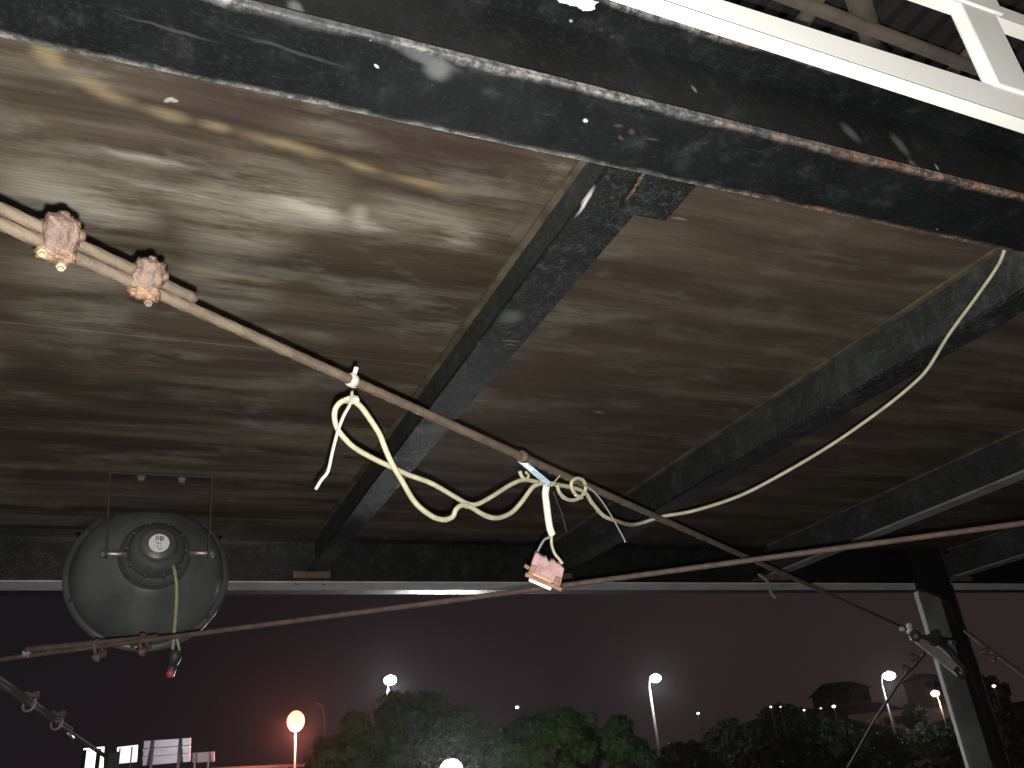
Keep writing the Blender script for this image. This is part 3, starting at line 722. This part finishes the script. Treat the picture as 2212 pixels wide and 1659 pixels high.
MB().bar(at(*bz(430, 1300), DT-.010), at(*bz(795, 1455), DT-.010), .006, .010, tuple(ez)).build('bracket_bar', copperm, t, bevel=.0008)
MB().bar(at(*bz(505, 1300), DT-.014), at(*bz(690, 1380), DT-.014), .003, .003, tuple(ez)).build('bright_wire', simple('bright copper', (.6, .33, .18), .35, .5), t)
for (x0, y0, x1, y1) in ((520, 1215, 478, 1315), (760, 1330, 735, 1425)):
    MB().bar(at(*bz(x0, y0), DT-.010), at(*bz(x1, y1), DT-.010), .009, .004, tuple(ez)).build('bracket_leg', copperm, t, bevel=.0008)
MB().bar(at(*bz(425, 1215), DT-.002), at(*bz(470, 1245), DT-.004), .005, .004, tuple(ez)).build('bracket_tab', copperm, t)
MB().bar(at(*bz(470, 1348), DT-.006), at(*bz(690, 1445), DT-.006), .007, .005, tuple(ez)).build('white_strip', simple('white ceramic strip', (.85, .85, .82), .3, 0, .03, 20, bmp=0), t, bevel=.001)

# ------------------------------------------------------------------ floodlight
lampm = simple('grey spun metal', (.20, .215, .22), .28, .3, .45, 3, col2=(.09, .10, .10), bmp=.08)
lampd = simple('dark lamp casting', (.12, .13, .122), .4, .2, .35, 9, bmp=.15)
yoke = simple('dark bracket steel', (.040, .034, .028), .7, .0, .4, 20)
axc = Vector((.30, -.95, 0)).normalized()*math.sin(math.radians(31))
rc = at(321, 1243, 2.92)
adir = (at(348, 1160, 2.67) - rc).normalized()      # from rim towards camera
t = thing('floodlight', 'round grey industrial floodlight with white label hung from the deck', 'floodlight', rc)
prof = [(-.020, .247), (-.012, .258), (.000, .260), (.008, .256), (.010, .247), (.020, .245), (.045, .240), (.08, .222), (.115, .192), (.145, .155), (.165, .125), (.172, .112)]
MB().lathe(rc, adir, prof, 72, False, False).build('bowl', lampm, t, True)
MB().lathe(rc, adir, [(.0, .245), (.005, .15), (.006, .0005)], 48, False, True).build('lens_glass', simple('lamp glass', (.05, .05, .05), .1), t, True)
MB().lathe(rc, adir, [(.165, .110), (.172, .112), (.180, .112), (.183, .105), (.190, .104), (.193, .110), (.200, .110), (.203, .100), (.212, .098)], 64).build('neck_ring', lampd, t, True, bevel=0)
MB().lathe(rc, adir, [(.205, .090), (.235, .088), (.240, .082), (.262, .080), (.266, .070), (.272, .066), (.274, .058), (.284, .056), (.290, .048)], 64).build('housing', lampd, t, True)
hc = rc + adir*.2905
lab = MB().lathe(hc, adir, [(0, .031), (.001, .031)], 40).build('label_sticker', simple('white sticker', (.85, .85, .85), .45, 0, .04, 90, bmp=0), t)
lx = (right*.93 + up*.36); lx = (lx - adir*lx.dot(adir)).normalized(); ly = adir.cross(lx).normalized()
ink = simple('grey print', (.20, .20, .21), .5, 0, .3, 200, bmp=0)
im = MB()
for (u_, v_, a, b2) in ((-.006, .018, .002, .010), (.000, .018, .0022, .010), (.008, .014, .004, .011), (.015, .015, .0025, .009), (-.004, .000, .003, .003), (.003, -.002, .003, .002), (-.006, -.010, .003, .003), (.004, -.010, .002, .002), (-.001, -.019, .004, .002), (.006, -.020, .002, .002), (-.010, .008, .002, .002)):
    im.obox(hc + adir*.0014 + lx*u_ + ly*v_, lx, ly, adir, a*.8, b2*.8, .0003)
im.build('label_print', ink, lab)
MB().lathe(rc, adir, [(.006, .259), (.010, .266), (.016, .266), (.020, .252)], 72, False, False).build('rim_ring', lampd, t, True)
_u = adir.cross(Vector((0,0,1))).normalized(); _v = adir.cross(_u)
for k in range(6):
    a = 2*math.pi*k/6 + .4; MB().lathe(rc + (_u*math.cos(a)+_v*math.sin(a))*.252 + adir*.016, adir, [(0, .007), (.008, .007), (.009, .005)], 6, True).build('rim_bolt', yoke, t)
for k in range(10):
    a = 2*math.pi*k/10; MB().obox(rc + (_u*math.cos(a)+_v*math.sin(a))*.0895 + adir*.222, _u*math.cos(a)+_v*math.sin(a), adir, adir.cross(_u*math.cos(a)+_v*math.sin(a)), .006, .014, .0025).build('cooling_fin', lampd, t)
# yoke and pivots
yl0 = onz(238, 1037, .985); yr0 = onz(458, 1036, .985)
ym = (yl0.y+yr0.y)/2
pl = ony(230, 1196, ym); pr = ony(450, 1195, ym)
yb = MB().box((yl0.x-.004, ym-.018, Z(.992)), (yr0.x+.004, ym+.018, Z(.998))).build('yoke_top', yoke, t, bevel=.001)
for (p0, p1) in ((yl0, pl), (yr0, pr)):
    MB().bar((p0.x, ym, Z(.992)), (p1.x, ym, p1.z-.01), .036, .005, (1, 0, 0)).build('yoke_leg', yoke, t, bevel=.001)
for px, py in ((305, 1035), (393, 1034)):
    q_ = onz(px, py, .99); MB().lathe((q_.x, ym, Z(.992)), (0, 0, -1), [(0, .014), (.003, .014), (.003, .010), (.012, .010), (.014, .008)], 6).build('ceiling_bolt', zincm, yb)
for s_, p1 in ((1, pl), (-1, pr)):
    xin = p1.x + s_*.055; xo = p1.x - s_*.018
    MB().tube([(xo, ym, p1.z), (xin, ym, p1.z)], .0075, 10).build('pivot_bolt', zincm, t, True)
    MB().lathe((p1.x - s_*.004, ym, p1.z), (-s_, 0, 0), [(0, .013), (.010, .013), (.012, .010)], 6, True).build('pivot_nut', lampd, t)
# its hanging lead with connector
t = thing('floodlight_lead', 'thin cream lead hanging from the floodlight to a red-tipped connector', 'cable', at(378, 1240, 2.45))
P = [(374, 1222, 2.52), (378, 1238, 2.50), (381, 1262, 2.49), (381, 1300, 2.49), (378, 1345, 2.49), (376, 1368, 2.49)]
MB().tube(smooth_path([at(*p) for p in P], 6), .0052, 8).build('lead', creamm, t, True)
MB().tube(smooth_path([at(*p) for p in ((376, 1364, 2.49), (374, 1385, 2.49), (373, 1413, 2.49))], 5), .0045, 8).build('core_wire', creamm, t, True)
MB().tube(smooth_path([at(*p) for p in ((376, 1364, 2.49), (382, 1380, 2.49), (388, 1405, 2.49))], 5), .0042, 8).build('core_wire', creamm, t, True)
cd = simple('dark rubber plug', (.035, .038, .038), .55, 0, .3, 50)
MB().tube([at(381, 1404, 2.49), at(376, 1424, 2.49), at(370, 1441, 2.49)], [.017, .019, .013], 12).build('connector', cd, t, True)
MB().tube([at(373, 1436, 2.485), at(367, 1458, 2.485)], [.013, .0135], 14).build('connector_end', cd, t, True)
MB().ball(at(368, 1455, 2.472), .0125, 12).build('red_cap', simple('red plastic cap', (.52, .08, .09), .45, 0, .2, 60), t, True)

# ------------------------------------------------------------------ ground, hill
asph = simple('asphalt', (.055, .053, .050), .75, 0, .4, .6)
g = MB(); g.box((-900, -300, -.3), (900, 1600, 0)); o = g.build('ground', asph, None); o['kind'] = 'structure'
grassm = simple('dark grass', (.035, .045, .022), .9, 0, .5, .35)
ridge = [(1330, 1648, 95), (1420, 1618, 100), (1560, 1590, 105), (1650, 1545, 110), (1740, 1530, 112), (1830, 1545, 115), (1960, 1565, 118), (2080, 1545, 120), (2212, 1515, 120), (2400, 1500, 120), (2700, 1520, 120)]
hm = MB(); rows = []
rp = smooth_path([at(*r) for r in ridge], 6)
for f_, zf in ((.62, 0), (.75, .35), (.88, .75), (.96, .96), (1.0, 1.0), (1.12, .95), (1.5, .5), (2.0, 0)):
    rows.append([hm.bm.verts.new((p.x*f_, p.y*f_, -.2 + (p.z+.2)*zf + .35*noise.noise(Vector((p.x*.15, f_*9, 0))))) for p in rp])
for a, b_ in zip(rows, rows[1:]):
    for i in range(len(a)-1): hm.bm.faces.new((a[i], a[i+1], b_[i+1], b_[i]))
o = hm.build('hill', grassm, None, True); o['kind'] = 'structure'

# ------------------------------------------------------------------ trees
def leaf_mat(name, c1, c2):
    m, n, b = new_mat(name); v = coords(n)
    L(n, mix(n, noise_f(n, v, 1.1, 4, .6, .35, .65), c1, c2), b.inputs['Base Color']); b.inputs['Roughness'].default_value = .55
    b.inputs['Specular IOR Level'].default_value = .1
    return m
leafA = leaf_mat('leaves green', (.060, .135, .036), (.105, .21, .060))
leafB = leaf_mat('leaves dark', (.024, .040, .020), (.042, .062, .030))
bark = simple('bark', (.07, .055, .04), .9, 0, .4, 6)
def tree(base, h_c, rx, ry, rz, mat, nleaf, ls, seed, lab, grp, sprigs=()):
    """base on the ground, crown centre height h_c, crown radii"""
    rnd = random.Random(seed)
    t = thing('leafy_tree', lab, 'tree', base, grp)
    bx, by, bz_ = base
    m = MB(); top = Vector((bx, by, h_c - rz*.2))
    m.tube(smooth_path([base, Vector((bx+rnd.uniform(-.15, .15), by, bz_+(h_c-bz_)*.45)), top], 5), [.20*rx/3+.05]*3+[.15*rx/3+.04]*4+[.10*rx/3+.03]*4, 9)
    for k in range(7):
        a = k*2.4 + rnd.random(); el = rnd.uniform(.1, 1.0)
        s_ = Vector((bx, by, bz_+(h_c-bz_)*rnd.uniform(.45, .7)))
        e_ = Vector((bx+math.cos(a)*rx*.7*math.cos(el), by+math.sin(a)*ry*.7*math.cos(el), h_c+rz*.7*math.sin(el)))
        m.tube(smooth_path([s_, s_.lerp(e_, .5)+Vector((0, 0, -.1)), e_], 4), [.07*rx/3]*4+[.05*rx/3]*3+[.02]*2, 6)
    m.build('trunk', bark, t, True)
    verts = []; faces = []
    cl = []
    for k in range(int(40+rx*34)):
        while True:
            v = Vector((rnd.gauss(0, 1), rnd.gauss(0, 1), rnd.gauss(0, 1))).normalized()
            if v.z > -.75: break
        rr = rnd.uniform(.55, 1.0)**.6
        lump = 1 + .14*noise.noise(v*2.2 + Vector((seed, 0, 0)))
        cl.append((Vector((bx+v.x*rx*rr*lump, by+v.y*ry*rr*lump, h_c+v.z*rz*rr*lump)), rnd.uniform(.08, .24)*(rx+rz)/2))
    for (x, y, z, r) in sprigs: cl.append((Vector((x, y, z)), r))
    for i in range(nleaf):
        c, r = cl[rnd.randrange(len(cl))] if rnd.random() > .012*len(sprigs) or not sprigs else cl[-1-rnd.randrange(len(sprigs))]
        v = Vector((rnd.gauss(0, 1), rnd.gauss(0, 1), rnd.gauss(0, 1))).normalized()*r*(rnd.random()**.33)
        p = c + Vector((v.x, v.y, v.z*.8))
        nrm = (v.normalized() + Vector((rnd.gauss(0, .5), rnd.gauss(0, .5), rnd.gauss(0, .5)+.4))).normalized()
        u_ = nrm.cross(Vector((rnd.random()-.5, rnd.random()-.5, rnd.random()-.5))).normalized(); w_ = nrm.cross(u_)
        s_ = ls*rnd.uniform(.6, 1.3)
        b0 = len(verts)
        verts += [p-u_*s_, p-w_*s_*.5, p+u_*s_, p+w_*s_*.5]; faces.append((b0, b0+1, b0+2, b0+3))
    me = bpy.data.meshes.new('crown'); me.from_pydata([tuple(v) for v in verts], [], faces); me.materials.append(mat)
    o = bpy.data.objects.new('crown', me); C.objects.link(o); o.parent = t; o.location = -t.location
    return t
def tree_at(px, py, dist, rxp, rzp, mat, nleaf, ls, seed, lab, grp, sprigs=()):
    """crown centre at a picture place and distance; radii given in picture units"""
    c = at(px, py, dist); k = dist/F
    gz = 0
    sp_ = [(*at(sx_, sy_, dist), sr*k) for sx_, sy_, sr in sprigs]
    return tree(Vector((c.x, c.y, gz)), c.z, rxp*k, rxp*k*.95, rzp*k, mat, nleaf, ls, seed, lab, grp, sp_)
G1 = 'trees beyond the platform'
tree_at(880, 1668, 33, 200, 150, leafA, 70000, .11, 1, 'broad dark tree below the left white lamp', G1)
tree_at(735, 1672, 27, 62, 60, leafA, 14000, .08, 2, 'small paler tree right of the orange lamp at frame bottom', G1)
tree_at(1232, 1680, 29, 205, 128, leafA, 60000, .10, 3, 'bushy green tree in the middle with spiky top sprigs', G1, [(1206, 1535, 9), (1212, 1548, 10), (1270, 1552, 12), (1325, 1555, 8), (1245, 1552, 12), (1160, 1572, 14), (1352, 1606, 22)])
tree_at(1055, 1672, 36, 105, 95, leafA, 26000, .11, 4, 'dark low tree filling the gap between the two big trees', G1)
GH = 'dark trees on the hillside'
hs = [(1480, 1662, 44, 70, 60), (1590, 1625, 72, 75, 62), (1700, 1590, 86, 70, 62), (1790, 1610, 78, 60, 60), (1880, 1640, 62, 80, 62), (2010, 1640, 70, 75, 70), (2170, 1620, 66, 85, 75), (1978, 1552, 100, 26, 32), (1650, 1665, 50, 75, 55), (1765, 1668, 52, 60, 48), (1800, 1502, 116, 36, 18), (2120, 1512, 110, 60, 55)]
hl = ['dark tree just right of the middle lamp pole', 'dark round tree on the lower hillside', 'tall dark tree at the top of the hillside left of the houses', 'dark tree in front of the pale house', 'dark tree below the right white lamp', 'dark tree at the foot of the corner post', 'dark tree at the bottom right corner', 'dark bush beside the pale house end', 'low dark tree at frame bottom left of the hill', 'low dark tree at frame bottom under the houses', 'flat dark treetop behind the upper house', 'dark treetop behind the post on the right']
for i, ((px, py, dist, rxp, rzp), lb) in enumerate(zip(hs, hl)):
    tree_at(px, py, dist, rxp, rzp, leafB, int(110*rxp), .17*dist/60, 40+i, lb, GH)

# ------------------------------------------------------------------ houses on the hill
wallm = simple('pink plaster', (.17, .125, .115), .9, 0, .25, 2)
roofm = simple('brown roof tiles', (.075, .045, .04), .85, 0, .4, 4)
glassd = simple('dark window glass', (.02, .02, .022), .1)
def house(lab, px0, py_top, px1, py_bot, dist, depth, roof_h, nwin):
    a = at(px0, py_bot, dist); b_ = at(px1, py_bot, dist); zt = at((px0+px1)/2, py_top, dist).z; zb = min(a.z, b_.z) - 3
    d = (b_-a); d.z = 0; Lh = d.length; d.normalize(); n_ = Vector((-d.y, d.x, 0))
    if n_.y < 0: n_ = -n_
    t = thing('hill_house', lab, 'house', (a.x, a.y, zb), 'houses on the hill')
    c = a + d*Lh/2 + n_*depth/2; c.z = (zt+zb)/2
    wl = MB().obox(c, d, n_, Vector((0,0,1)), Lh/2, depth/2, (zt-zb)/2).build('wall', wallm, t)
    m = MB(); o_ = .5
    p = [a-d*o_-n_*o_, a+d*(Lh+o_)-n_*o_, a+d*(Lh+o_)+n_*(depth+o_), a-d*o_+n_*(depth+o_)]
    p = [Vector((q.x, q.y, zt)) for q in p]
    rg = [a+d*Lh*.12+n_*depth/2, a+d*Lh*.88+n_*depth/2]; rg = [Vector((q.x, q.y, zt+roof_h)) for q in rg]
    vs = [m.bm.verts.new(q) for q in p+rg]
    for f_ in ((0,1,5,4), (1,2,5), (2,3,4,5), (3,0,4), (3,2,1,0)): m.bm.faces.new([vs[i] for i in f_])
    m.build('roof', roofm, t)
    for k in range(nwin):
        q = a + d*Lh*(k+.5)/nwin - n_*.03; q.z = zt - 1.2
        fr = MB().obox(q, d, n_, Vector((0,0,1)), .55, .05, .5).build('window', roofm, t)
        MB().obox(q - n_*.06, d, n_, Vector((0,0,1)), .47, .02, .42).build('pane', glassd, fr)
house('long low pale pink house under the right white lamp', 1835, 1538, 1955, 1560, 108, 9, 1.5, 5)
house('upper brown roofed house higher on the hill', 1800, 1488, 1885, 1520, 128, 9, 1.6, 4)
house('small dark house behind the turnbuckle beside the orange lamp', 1996, 1462, 2034, 1482, 150, 8, 1.2, 2)

# ------------------------------------------------------------------ lamps
polem = simple('galvanised pole', (.16, .155, .15), .5, .3, .2, 2)
headm = simple('lamp head casting', (.15, .15, .15), .5)
def street_lamp(lab, px, py, dist, r, col, strength, watts, arm=None, base_z=0, name='street_lamp', polesr=.09, sq=(1.15, 1.15, .8), cat='street lamp'):
    h = at(px, py, dist)
    pole_top = at(arm[0], arm[1], dist) if arm else h + Vector((0, 0, -r*.5))
    base = Vector((pole_top.x, pole_top.y, base_z))
    t = thing(name, lab, cat, base, 'street lamps and small lights')
    MB().tube([base, Vector((base.x, base.y, pole_top.z))], [polesr*1.4, polesr], 10).build('pole', polem, t, True)
    if arm:
        mid = Vector((base.x, base.y, h.z + r*.4)).lerp(h, .35); mid.z = h.z + r*.5
        MB().tube(smooth_path([Vector((base.x, base.y, pole_top.z)), mid, h + Vector((0, 0, r*.35))], 6), polesr*.6, 8).build('arm', polem, t, True)
    MB().ball(h + Vector((0, 0, r*.95)), r*.35, 14, 0, (1, 1, .35)).build('head', headm, t, True)
    MB().ball(h, r, 18, 0, sq).build('lens', emit('lamp glow %s' % lab[:12], col, strength), t, True)
    if watts:
        ld = bpy.data.lights.new('bulb_light', 'POINT'); ld.energy = watts; ld.color = col; ld.shadow_soft_size = r*1.3
        lo = bpy.data.objects.new('bulb_light', ld); C.objects.link(lo); lo.parent = t; lo.location = h + Vector((0, 0, -r*1.2)) - base
    return t
wc = (1.0, .97, 1.0)
street_lamp('left white street lamp rising behind the broad dark tree', 843, 1469, 60, .40, wc, 12, 2500, (838, 1488))
street_lamp('middle white street lamp with long slanting pole', 1416, 1465, 62, .36, wc, 12, 1600, (1402, 1482))
street_lamp('right white street lamp above the hill houses', 1921, 1460, 72, .44, wc, 12, 900, (1905, 1480), 0, sq=(1.25, 1.1, .75))
street_lamp('small warm street lamp left of the corner post', 2020, 1498, 100, .45, (1.0, .66, .45), 8, 900, (2028, 1512), 3, sq=(1.2, 1, .7))
street_lamp('dazzling red-orange street lamp on a short post at left', 639, 1558, 46, .45, (1.0, .27, .17), 4.2, 6000, None, 0, polesr=.05, sq=(1.05, 1, 1.2))
street_lamp('tiny white lamp on a curved arm between the two big trees', 1117, 1528, 110, .20, wc, 6, 0, (1141, 1546), 0)
street_lamp('small white lamp peeping over the middle green tree', 1226, 1556, 70, .20, (1, .95, .85), 8, 0, None, 0)
street_lamp('low white globe lamp cut by the bottom edge before the trees', 975, 1664, 12, .150, wc, 12, 2500, None, 0, 'globe_lamp', .03, (1.1, 1.1, 1), 'garden lamp')
street_lamp('tiny cold lamp low over the dark trees', 1508, 1541, 150, .22, wc, 5, 0, None, 0)
for lb, px, py in (('first tiny hillside light from the left', 1665, 1527), ('second tiny hillside light from the left, dimmer', 1686, 1527), ('third tiny hillside light low on the slope', 1737, 1534), ('dim pink hillside light between two brighter ones', 1773, 1530), ('brightest tiny hillside light next to the pale house', 1801, 1526), ('round light in the dark tree right of the post', 2147, 1482)):
    street_lamp(lb, px, py, 84 if px < 2000 else 90, .10 if px < 1790 else .17, (1, .80, .62), 1.2 if px in (1686, 1773) else 3.0, 0, None, 0, polesr=.03)
# unlit curved pole next to the orange lamp
p0 = at(701, 1560, 34); b0 = Vector((p0.x, p0.y, 0))
t = thing('street_lamp', 'unlit street lamp with curved arm right of the red-orange lamp', 'street lamp', b0, 'street lamps and small lights')
polel = simple('pale galvanised pole', (.5, .5, .5), .5)
MB().tube([b0, p0], [.05, .035], 8).build('pole', polel, t, True)
MB().tube(smooth_path([p0, at(700, 1540, 34), at(695, 1525, 34), at(684, 1518, 34)], 6), .03, 8).build('arm', polel, t, True)

# ------------------------------------------------------------------ motorway sign backs and barrier
alum = simple('bare aluminium sheet', (.62, .60, .63), .45, .1, .12, 1.5)
postk = simple('dark sign post', (.03, .03, .03), .6)
postl = simple('galvanised sign post', (.35, .34, .34), .5)
def sign(lab, corners, dist, posts, mat, pmat, rails=(), front=True, pw=.16, base_z=0):
    q = [at(x, y, dist) for x, y in corners]      # tl tr br bl
    c = (q[0]+q[1]+q[2]+q[3])/4
    t = thing('road_sign', lab, 'road sign', (c.x, c.y, base_z), 'backs of motorway signs')
    nr = (q[1]-q[0]).cross(q[3]-q[0]).normalized()
    if nr.dot(c - Vector((0,0,CZ))) < 0: nr = -nr
    nrow = len(rails)+1
    for i in range(nrow):
        f0, f1 = i/nrow, (i+1)/nrow - (.03 if i < nrow-1 else 0)
        p = [q[0].lerp(q[3], f0), q[1].lerp(q[2], f0), q[1].lerp(q[2], f1), q[0].lerp(q[3], f1)]
        MB().hexa([*p, *[v + nr*.06 for v in p]]).build('sign_panel' if nrow == 1 else 'panel', mat, t)
    for f_ in rails:
        MB().bar(q[0].lerp(q[3], f_) - nr*.05, q[1].lerp(q[2], f_) - nr*.05, .08, .12, tuple(nr)).build('rail', alum, t)
    for px in posts:
        f_ = (px-corners[0][0])/(corners[1][0]-corners[0][0]); top = q[0].lerp(q[1], f_) - nr*.12
        MB().box((top.x-pw/2, top.y-pw/2, base_z), (top.x+pw/2, top.y+pw/2, top.z)).build('post', pmat, t)
    return t
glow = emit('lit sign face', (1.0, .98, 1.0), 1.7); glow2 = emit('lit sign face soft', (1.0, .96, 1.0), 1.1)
GS = 60
sign('brightest lit sign panel at far left, cut by the bottom edge', [(180, 1618), (224, 1614), (221, 1672), (176, 1676)], 34, (186, 217), glow, postk)
sign('bright lit sign panel second from the left', [(253, 1615), (297, 1610), (294, 1646), (252, 1650)], 38, (262, 288), glow2, postl, pw=.06)
sign('large ribbed sign with two dark posts', [(311, 1601), (412, 1594), (411, 1645), (308, 1654)], 42, (333, 391), alum, postk, (.33, .66), pw=.13)
sign('small dim sign at the right end of the row', [(415.5, 1627), (463, 1624), (463, 1645), (415, 1648)], 44, (424, 453), alum, postl, pw=.08)
t = thing('bridge_barrier', 'pale metal barrier line at the bottom between signs and orange lamp', 'barrier', at(560, 1655, 48))
MB().bar(at(455, 1662, 46), at(720, 1650, 50), .10, .16).build('barrier_rail', postk, t)
for x in (470, 520, 570, 620, 670, 710):
    q_ = at(x, 1662-(x-455)*.045, 46.2+(x-455)*.015); MB().box((q_.x-.05, q_.y-.05, 0), (q_.x+.05, q_.y+.05, q_.z)).build('barrier_post', alum, t)
# unseen lamp added to brighten the sign backs
v0 = at(350, 1700, 38)
t = thing('added_sign_lamp', 'unseen low lamp added to brighten the motorway signs', 'floodlight', (v0.x, v0.y, 0))
MB().box((v0.x-.03, v0.y-.03, 0), (v0.x+.03, v0.y+.03, v0.z)).build('post', postk, t)
MB().box((v0.x-.18, v0.y-.10, v0.z), (v0.x+.18, v0.y+.05, v0.z+.2)).build('casing', postk, t)
MB().box((v0.x-.16, v0.y+.052, v0.z+.02), (v0.x+.16, v0.y+.06, v0.z+.18)).build('glass', emit('added lamp glass', (1, .98, 1), 8), t)
ld = bpy.data.lights.new('bulb_light', 'POINT'); ld.energy = 420; ld.color = (1, .96, 1); ld.shadow_soft_size = .1
lo = bpy.data.objects.new('bulb_light', ld); C.objects.link(lo); lo.parent = t; lo.location = Vector((v0.x, v0.y+.3, v0.z+.1)) - t.location
print('tris', sum(len(o.data.polygons) for o in bpy.data.objects if o.type == 'MESH'))

# ------------------------------------------------------------------ thin haze, added to put bloom-like halos round the lamps
hz = MB().box((-320, -60, -1), (420, 330, 60)).build('haze', new_mat('lamp halo haze')[0], None)
hz['kind'] = 'stuff'
hn = hz.data.materials[0].node_tree; ho = [q for q in hn.nodes if q.type == 'OUTPUT_MATERIAL'][0]
for q in list(hn.nodes):
    if q != ho: hn.nodes.remove(q)
pv = hn.nodes.new('ShaderNodeVolumePrincipled'); pv.inputs['Color'].default_value = (.9, .9, .9, 1); pv.inputs['Density'].default_value = .00022; pv.inputs['Anisotropy'].default_value = .90
hn.links.new(pv.outputs[0], ho.inputs['Volume'])
